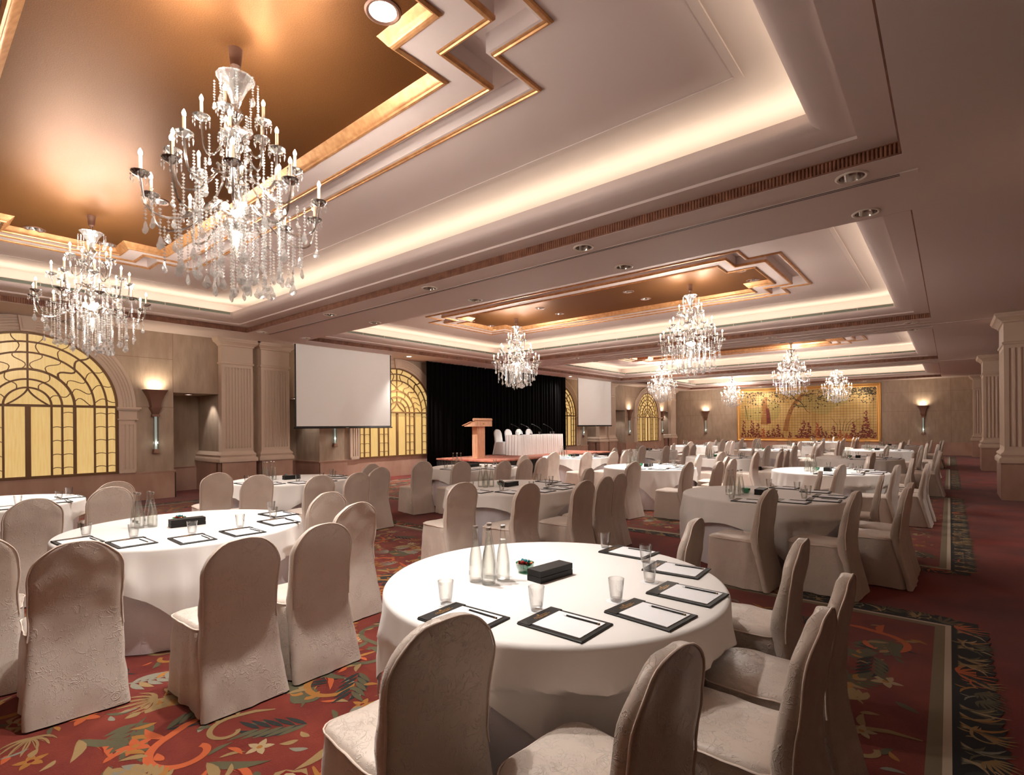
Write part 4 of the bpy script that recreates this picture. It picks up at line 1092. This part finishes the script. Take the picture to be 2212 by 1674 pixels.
def cloth_mesh(seed, rot, chairs, half=1.09):
    g = random.Random(seed); b = MB(); n = 180; cl = clear_list(chairs, n)
    ph = [g.uniform(0,6.28) for _ in range(4)]
    drop = []
    for i in range(n):
        a = 2*pi*i/n-rot; e = half/max(abs(cos(a)), abs(sin(a))); d = e-R_T
        drop.append(min(d, .60+.03*sin(5*a)) if d < .7 else .62)
    drop = [(drop[i-2]+drop[i-1]+drop[i]*2+drop[(i+1) % n]+drop[(i+2) % n])/6 for i in range(n)]
    rings = [[(.0005*cos(2*pi*i/n), .0005*sin(2*pi*i/n), ZT) for i in range(n)]]
    for r in (.3,.6,.8,.885): rings.append([(r*cos(2*pi*i/n), r*sin(2*pi*i/n), ZT) for i in range(n)])
    for k in range(1,5):
        t = k/4*pi/2; rings.append([((.885+.024*sin(t))*cos(2*pi*i/n), (.885+.024*sin(t))*sin(2*pi*i/n), ZT-.024*(1-cos(t))) for i in range(n)])
    for k in range(1,12):
        ring = []
        for i in range(n):
            f = k/11; a = 2*pi*i/n; d = drop[i]*f
            w = min(1, d/.28)
            fold = (.024*sin(14*a+ph[0])+.014*sin(23*a+ph[1])+.010*sin(37*a+ph[2]))*w
            r = .909+.012*w+max(fold,-.008*w)+.03*w*w*(drop[i]/.6)
            zz = ZT-.024-d*.97
            if zz < .58: r = min(r, max(cl[i], r-(.58-zz)*2.6))
            ring.append((r*cos(a), r*sin(a), zz))
        rings.append(ring)
    b.loft(rings, 0, False, False)
    return b.mesh('tablecloth', M['cloth'], 70, False)
def under_mesh(seed, chairs):
    n = 180; b = MB(); rings = []; cl = clear_list(chairs, n)
    for k, z in enumerate((.73,.62,.54,.45,.3,.15,.008)):
        t = k/6; ring = []
        for i in range(n):
            a = 2*pi*i/n; r = .868-.012*t+.014*t*sin(17*a+seed)+.008*t*sin(29*a)
            if z < .70: r = min(r, cl[i]-.03)
            ring.append((r*cos(a), r*sin(a), z))
        rings.append(ring)
    b.loft(rings, 0); return b.mesh('underskirt', M['under'], 70, False)
tb = MB(); tb.lathe([(.0005,.70),(.88,.70),(.895,.72),(.895,.745),(.88,.752),(.0005,.752)], 48); TOPM = tb.mesh('tabletop', M['lecternwood'])

def tumbler_mesh():
    b = MB(); b.lathe([(.0005,.004),(.022,.004),(.0245,.0),(.0265,.004),(.029,.02),(.0335,.06),(.0375,.104),(.0378,.107),(.0365,.107),(.0322,.06),(.0275,.022),(.024,.014),(.0005,.012)], 22)
    return b.mesh('tumbler', M['glass'], 50)
GLM = tumbler_mesh()
def bottle_meshes():
    b = MB(); b.lathe([(.0005,.006),(.028,.004),(.033,0),(.036,.006),(.037,.03),(.037,.075),(.0352,.115),(.0285,.16),(.0205,.20),(.0145,.235),(.0125,.265),(.0122,.285),(.0138,.287),(.0138,.295),(.011,.296),(.0105,.285)], 20)
    w = MB(); w.lathe([(.0005,.012),(.031,.012),(.0335,.03),(.0345,.075),(.0325,.115),(.0258,.16),(.018,.198),(.0145,.222),(.0005,.222)], 18)
    l = MB()
    def patch(a0, a1, z0, z1, mi, r=.0374):
        n = 5; l.loft([[(r*cos(a0+(a1-a0)*i/n), r*sin(a0+(a1-a0)*i/n), z) for i in range(n+1)] for z in (z0, z1)], mi, closed=False)
    patch(-2.9,-2.3,.035,.06,0)
    for k in range(7): patch(-2.86+k*.075,-2.83+k*.075,.038,.057,1,.0377)
    c = MB(); c.lathe([(.0005,.2985),(.0135,.2985),(.0148,.296),(.0148,.284),(.0135,.283)], 18)
    return b.mesh('water_bottle', M['bottle'], 50), w.mesh('water', M['water'], 50), l.mesh('printed_label', [M['label'], M['grille_d']], 0, False), c.mesh('cap', M['steel'], 50)
BT = bottle_meshes()
def pad_meshes():
    b = MB()
    b.loft([[(-.16+o,-.1225+o,z),(.16-o,-.1225+o,z),(.16-o,.1225-o,z),(-.16+o,.1225-o,z)] for o, z in ((.002,0),(0,.002),(0,.006),(.003,.008))], 0, True, True)
    b.box(-.158,-.097,-.1205,.1205,.008,.011)
    p = MB(); p.box(-.097,.137,-.099,.099,.0081,.0105)
    e = MB()
    for row, n, y0, dy, x in ((0,9,-.045,.0105,-.128),(1,12,-.052,.0092,-.118),(2,7,-.03,.0092,-.111)):
        for k in range(n): e.box(x-.0022, x+.0022 if k % 3 else x+.0012, y0+k*dy, y0+k*dy+dy*.62, .0111, .0115)
    e.lathe([(.0005,.0115),(.006,.0115),(.006,.0111)], 8, (-.138,-.005,0))
    return b.mesh('writing_pad', M['black'], 30), p.mesh('paper', M['paper'], 0), e.mesh('gold_emblem', M['goldprint'], 0)
PD = pad_meshes()
def pencil_mesh():
    b = MB(); b.tube([(-.075,0,.0038),(.088,0,.0038)], .0037, 6, 0); b.tube([(-.095,0,.0038),(-.075,0,.0038)], [.0004,.0035], 6, 1); b.tube([(.080,0,.0038),(.084,0,.0038)], .0039, 6, 2)
    return b.mesh('pencil', [M['black'], M['paper'], M['goldprint']], 30, False)
PCM = pencil_mesh()
def bowl_mesh():
    b = MB(); b.lathe([(.0005,.006),(.02,.0),(.03,.002),(.042,.014),(.051,.034),(.053,.055),(.0515,.055),(.049,.036),(.04,.018),(.028,.008),(.0005,.009)], 24); return b.mesh('sweets_bowl', M['greenglass'], 50)
BWM = bowl_mesh()
b = MB(); b.box(-.05,.05,-.13,.13,0,.03); BXM = b.mesh('pen_box', M['black'], 0)
b = MB(); b.box(-.0495,.0495,-.1295,.1295,.033,.064); b.box(-.044,.044,-.124,.124,.03,.034); LIDM = b.mesh('lid', M['black'], 0)
def sweet_mesh(col):
    b = MB(); b.loft([[(x, r*cos(2*pi*i/8)*1.1, r*sin(2*pi*i/8)) for i in range(8)] for x, r in ((-.026,.010),(-.02,.009),(-.014,.003),(-.011,.008),(-.004,.011),(.004,.011),(.011,.008),(.014,.003),(.02,.009),(.026,.010))], 0, True, True)
    return b.mesh('wrapped_sweet', M['foil_'+col], 40)
SWM = {k: sweet_mesh(k) for k in ('orange','teal','silver','red','brown')}
b = MB(); b.lathe([(.0005,.0012),(.046,.0012),(.047,0)], 28); COM = b.mesh('coaster', M['paper'])

K = 1.025
TABLES = {   # name: (x, y, phrase, near, cloth, measured chair tops at eye-level scaling or None)
 'A': (-1.684,2.35,'the nearest table',1,0,[(-1.254,1.182),(-.588,1.423),(-.338,2.04),(-.315,2.502),(-.63,3.195),(-1.267,3.381)]),
 'B': (-5.046,1.668,'the front left table',1,1,[(-4.25,.30),(-3.663,.663),(-3.019,1.283),(-3.044,1.792),(-3.682,2.456),(-4.5,2.628)]),
 'C': (-8.43,.70,'the table under the left arched window',1,3,[(-7.7,-.75),(-7.1,-.45),(-6.5,.15),(-6.22,.84),(-6.911,1.537),(-7.476,1.65)]),
 'D': (-8.25,4.25,'the table beside the left pilasters',1,0,[(-7.782,2.941),(-6.916,3.109),(-6.241,3.636),(-6.143,4.079),(-6.683,4.854),(-7.401,5.208)]),
 'E': (-4.702,5.592,'the second middle-row table',1,2,[(-4.088,4.076),(-3.447,4.401),(-3.103,4.992),(-3.134,5.595),(-3.22,5.943),(-4.029,6.367)]),
 'F': (-1.733,6.753,'the second aisle-row table',1,3,[(-1.285,5.37),(-.63,5.60),(-.30,6.31),(-.293,6.70),(-.601,7.54),(-1.253,7.742)]),
 'O': (-1.66,10.75,'the third aisle-row table',1,1,[(-1.198,9.219),(-.608,9.613),(-.29,10.049),(-.27,10.7),(-.5,11.5),(-1.12,11.75)]),
 'G': (-4.683,9.925,'the third middle-row table',1,2,[(-4.046,8.05),(-3.274,8.5),(-2.95,8.95),(-2.95,9.7),(-3.35,10.4),(-3.95,10.5)]),
 'H': (-7.6,7.844,'the table before the lectern',1,0,[(-7.197,6.169),(-6.599,6.49),(-6.162,7.126),(-6.164,7.611),(-6.354,8.102),(-7.01,8.3)]),
 'I': (-7.88,12.13,'the table before the head table',0,1,[(-7.1,10.1),(-6.5,10.5),(-6.1,11.1),(-6.12,11.75),(-6.5,12.4),(-7.15,12.6)]),
 'P': (-1.72,15.3,'the fourth aisle-row table',0,0,None), 'K': (-4.54,13.96,'the fourth middle-row table',0,3,None), 'J': (-7.79,16.53,'the window-row table beyond the stage',0,2,None),
 'Q': (-1.75,20.1,'the fifth aisle-row table',0,1,None), 'L': (-4.56,18.57,'the fifth middle-row table',0,0,None), 'M': (-8.0,21.1,'the table before the farthest window',0,1,None),
 'S': (-1.74,24.4,'the last aisle-row table',0,2,None), 'T': (-4.6,23.1,'the sixth middle-row table',0,3,None), 'N': (-8.1,25.3,'the last window-row table',0,0,None), 'R': (-4.7,28.2,'the table nearest the gold artwork',0,2,None)}
STD = [(.45,-1.45),(1.12,-1.22),(1.56,-.6),(1.55,.05),(1.18,.72),(.5,1.0)]
PADS = [(.065,-.75),(.442,-.53),(.67,-.20),(.69,.17),(.475,.555),(.07,.765)]
GLS = [(-.145,-.66),(.245,-.467),(.465,-.131),(.455,.25),(.26,.61),(-.12,.785)]
BOT = [(-.287,-.313),(-.20,-.309),(-.18,-.207),(-.285,-.205)]
BPOS = ['the near left', 'the near right', 'the far right', 'the far left']
SEAT = ['first', 'second', 'third', 'fourth', 'fifth', 'last']
PADP, PENP, GLP, BOP, BXP = {}, None, None, {}, None
def first_or_copy(store, key, make):
    if key not in store: store[key] = reg(make()); return store[key]
    return copy_tree(store[key])
ST = {}
def mk_pad(em):
    o = link('writing_pad', PD[0]); link('paper', PD[1], o)
    if em: link('gold_emblem', PD[2], o)
    return o
def mk_bottle(full):
    o = link('water_bottle', BT[0]); link('water', BT[1], o)
    if full: link('printed_label', BT[2], o); link('cap', BT[3], o)
    return o
def mk_box():
    o = link('pen_box', BXM); link('lid', LIDM, o); return o
ci = 0
for tk, (tx, ty, ph, near, cl, peaks) in TABLES.items():
    g = random.Random(tk)
    z = ZT+.0006
    # the six chairs: kept clear of the table skirt and of each other
    spots_ = []
    for k in range(6):
        if peaks: p = (peaks[k][0]*(1.0 if tk == 'A' else K), peaks[k][1]*(1.0 if tk == 'A' else K))
        else: p = (tx+STD[k][0]+g.uniform(-.08,.08), ty+STD[k][1]+g.uniform(-.08,.08))
        spots_.append([[p[0], p[1]], .10*atan2(p[1]-ty, p[0]-tx)+g.uniform(-.05,.05)])
    for it in range(60):
        for q in spots_:
            x, y = q[0][0]-.286, q[0][1]; dx, dy = tx-x, ty-y
            qx, qy = min(max(dx,-.29),.31), min(max(dy,-.22),.22)
            if hypot(dx-qx, dy-qy) < (.80 if tk == 'A' and q is not spots_[5] else .90 if tk == 'A' else .86): l = hypot(dx, dy); q[0][0] -= dx/l*.01; q[0][1] -= dy/l*.01
        for a_ in range(6):
            for b_ in range(a_):
                pa, pb = spots_[a_][0], spots_[b_][0]; ox, oy = .68-abs(pa[0]-pb[0]), .515-abs(pa[1]-pb[1])
                if ox > 0 and oy > 0:
                    i_ = 0 if ox < oy else 1; m = (ox, oy)[i_]*.5*(.5 if it < 55 else 1); sg = 1 if pa[i_] > pb[i_] else -1
                    pa[i_] += sg*m; pb[i_] -= sg*m
    loc_ch = [(q[0][0]-.286*cos(q[1])-tx, q[0][1]-.286*sin(q[1])-ty, q[1]) for q in spots_]
    t = thing('banquet_table', 'round banquet table with long grey underskirt, ' + ph, 'table', (tx, ty, 0), 0, 'round banquet tables')
    link('tabletop', TOPM, t); link('underskirt', under_mesh(cl, loc_ch), t)
    rot = {'A':0,'B':.55,'E':.35,'F':-.23,'G':-.2,'I':0}.get(tk, g.choice((-.3,-.15,0,.15,.3))); half = {'A':1.10,'B':1.14,'E':1.045,'F':1.13,'I':1.045}.get(tk, 1.09)
    c = link('tablecloth', cloth_mesh(ci, rot, loc_ch, half), None, (tx, ty, 0))
    tag(c, 'white square cloth with hanging corners over ' + ph, 'tablecloth', 'white square tablecloths')
    for k in range(6):
        # chair
        p, fac = spots_[k]
        put_chair(p, fac, 'beige satin chair, %s from near side, at %s' % (SEAT[k], ph), 'satin-covered banquet chairs', ci, bool(near)); ci += 1
        jx, jy, ja = g.uniform(-.012,.012), g.uniform(-.012,.012), g.uniform(-.06,.06)
        if tk == 'A': jx = jy = 0; ja = [.05,.0,-.1,-.03,.06,-.02][k]
        px, py = tx+PADS[k][0]+jx, ty+PADS[k][1]+jy
        o = first_or_copy(ST, ('pad', near), lambda: mk_pad(near)); o.location = (px, py, z); o.rotation_euler = (0,0,ja)
        tag(o, 'black-edged writing pad, %s from near side on %s' % (SEAT[k], ph), 'writing pad', 'writing pads')
        if near:
            o = first_or_copy(ST, 'pen', lambda: link('pencil', PCM)); lx, ly = .042+g.uniform(-.01,.01), .072+g.uniform(-.01,.008)
            o.location = (px+lx*cos(ja)-ly*sin(ja), py+lx*sin(ja)+ly*cos(ja), z+.0106); o.rotation_euler = (0,0,ja+g.uniform(-.06,.06))
            tag(o, 'black pencil on %s pad from near side of %s' % (SEAT[k], ph), 'pencil', 'black pencils')
        gx, gy = tx+GLS[k][0]+jx, ty+GLS[k][1]+jy; gz = z
        if tk in 'AB':
            o = first_or_copy(ST, 'coaster', lambda: link('coaster', COM)); o.location = (gx, gy, z); gz = z+.0013
            tag(o, 'paper coaster under the %s tumbler from near side of %s' % (SEAT[k], ph), 'coaster', 'paper coasters')
        o = first_or_copy(ST, 'glass', lambda: link('tumbler', GLM)); o.location = (gx, gy, gz)
        tag(o, 'clear empty tumbler, %s from near side on %s' % (SEAT[k], ph), 'glass', 'clear tumblers')
    for k in range(4):
        o = first_or_copy(ST, ('bottle', near), lambda: mk_bottle(near)); o.location = (tx+BOT[k][0]+g.uniform(-.006,.006), ty+BOT[k][1]+g.uniform(-.006,.006), z); o.rotation_euler = (0,0,g.uniform(-.5,.5))
        tag(o, 'clear water bottle, %s of four on %s' % (BPOS[k], ph), 'bottle', 'clear water bottles')
    bx, by = tx-.185, ty-.01
    o = first_or_copy(ST, 'bowl', lambda: link('sweets_bowl', BWM)); o.location = (bx, by, z)
    tag(o, 'small green glass bowl in the middle of %s' % ph, 'bowl', 'small green glass bowls')
    if tk in 'ABDE':
        for k, (sc, dx, dy, dz, wh) in enumerate((('teal',.004,-.005,.028,'low front'),('brown',-.004,.006,.034,'low back'),('orange',-.010,-.012,.047,'left'),('teal',.004,.0,.064,'centre'),('orange',.014,.008,.049,'right'),('silver',-.006,.014,.058,'back'),('red',.0,-.016,.056,'front'))):
            o = first_or_copy(ST, ('sweet', sc), lambda: link('wrapped_sweet', SWM[sc])); o.location = (bx+dx, by+dy, z+dz); o.rotation_euler = (g.uniform(-.3,.3), g.uniform(-.2,.2), g.uniform(0,6))
            tag(o, '%s wrapped sweet, %s in the bowl on %s' % (sc, wh, ph), 'sweet', 'wrapped sweets')
    o = first_or_copy(ST, 'box', mk_box); o.location = (tx-.01, ty-.005, z); o.rotation_euler = (0,0,g.uniform(-.1,.1) if tk not in 'A' else -.12)
    tag(o, 'black two-part lidded box in the middle of %s' % ph, 'box', 'black lidded boxes')

# chairs, glasses behind the head table
CMW = chair_meshes(9, M['whitesatin'])
wc = None
for k, yy in enumerate((15.1,15.72,16.4,17.05)):
    if wc is None:
        wc = thing('stage_chair', '', 'chair'); link('seat_cover', CMW[0], wc); link('back_cover', CMW[1], wc); reg(wc); o = wc
    else: o = copy_tree(wc)
    o.location = (-13.12, yy, ZST); o.rotation_euler = (0,0,pi)
    tag(o, 'white covered chair behind the head table, %s from the left' % ORD[k], 'chair', 'white chairs on the stage')
for k, yy in enumerate((15.0,16.35,17.1,17.3)):
    o = copy_tree(ST['glass']); o.location = (-12.28, yy, ZST+.7556); tag(o, 'clear tumbler on the head table, %s from the left' % ORD[k], 'glass', 'tumblers on the head table')

# ------------------------------------------------------------------- camera
cam = bpy.data.cameras.new('camera'); co = bpy.data.objects.new('camera', cam); COL.objects.link(co)
cam.sensor_fit = 'HORIZONTAL'; cam.sensor_width = 36; cam.lens = FPX/2212*36
cam.shift_y = (HOR-837)/2212; cam.clip_start = .05; cam.clip_end = 200
co.matrix_world = Matrix.Translation((0,0,H_EYE)) @ Matrix.Rotation(YAW,4,'Z') @ Matrix.Rotation(pi/2,4,'X') @ Matrix.Rotation(-ROLL,4,'Z')
SC.camera = co

w = bpy.data.worlds.new('world'); SC.world = w; w.use_nodes = True
w.node_tree.nodes['Background'].inputs[0].default_value = (.5,.42,.36,1); w.node_tree.nodes['Background'].inputs[1].default_value = .15

SC.view_settings.view_transform = 'Standard'; SC.view_settings.look = 'None'; SC.view_settings.gamma = 1; SC.view_settings.use_curve_mapping = False
SC.view_settings.exposure = 0.6
cy_ = SC.cycles
cy_.use_denoising = True
cy_.max_bounces = 6; cy_.diffuse_bounces = 3; cy_.glossy_bounces = 3; cy_.transmission_bounces = 3; cy_.transparent_max_bounces = 16; cy_.use_adaptive_sampling = True; cy_.adaptive_threshold = .2; cy_.adaptive_min_samples = 16
cy_.sample_clamp_indirect = 6; cy_.caustics_reflective = False; cy_.caustics_refractive = False
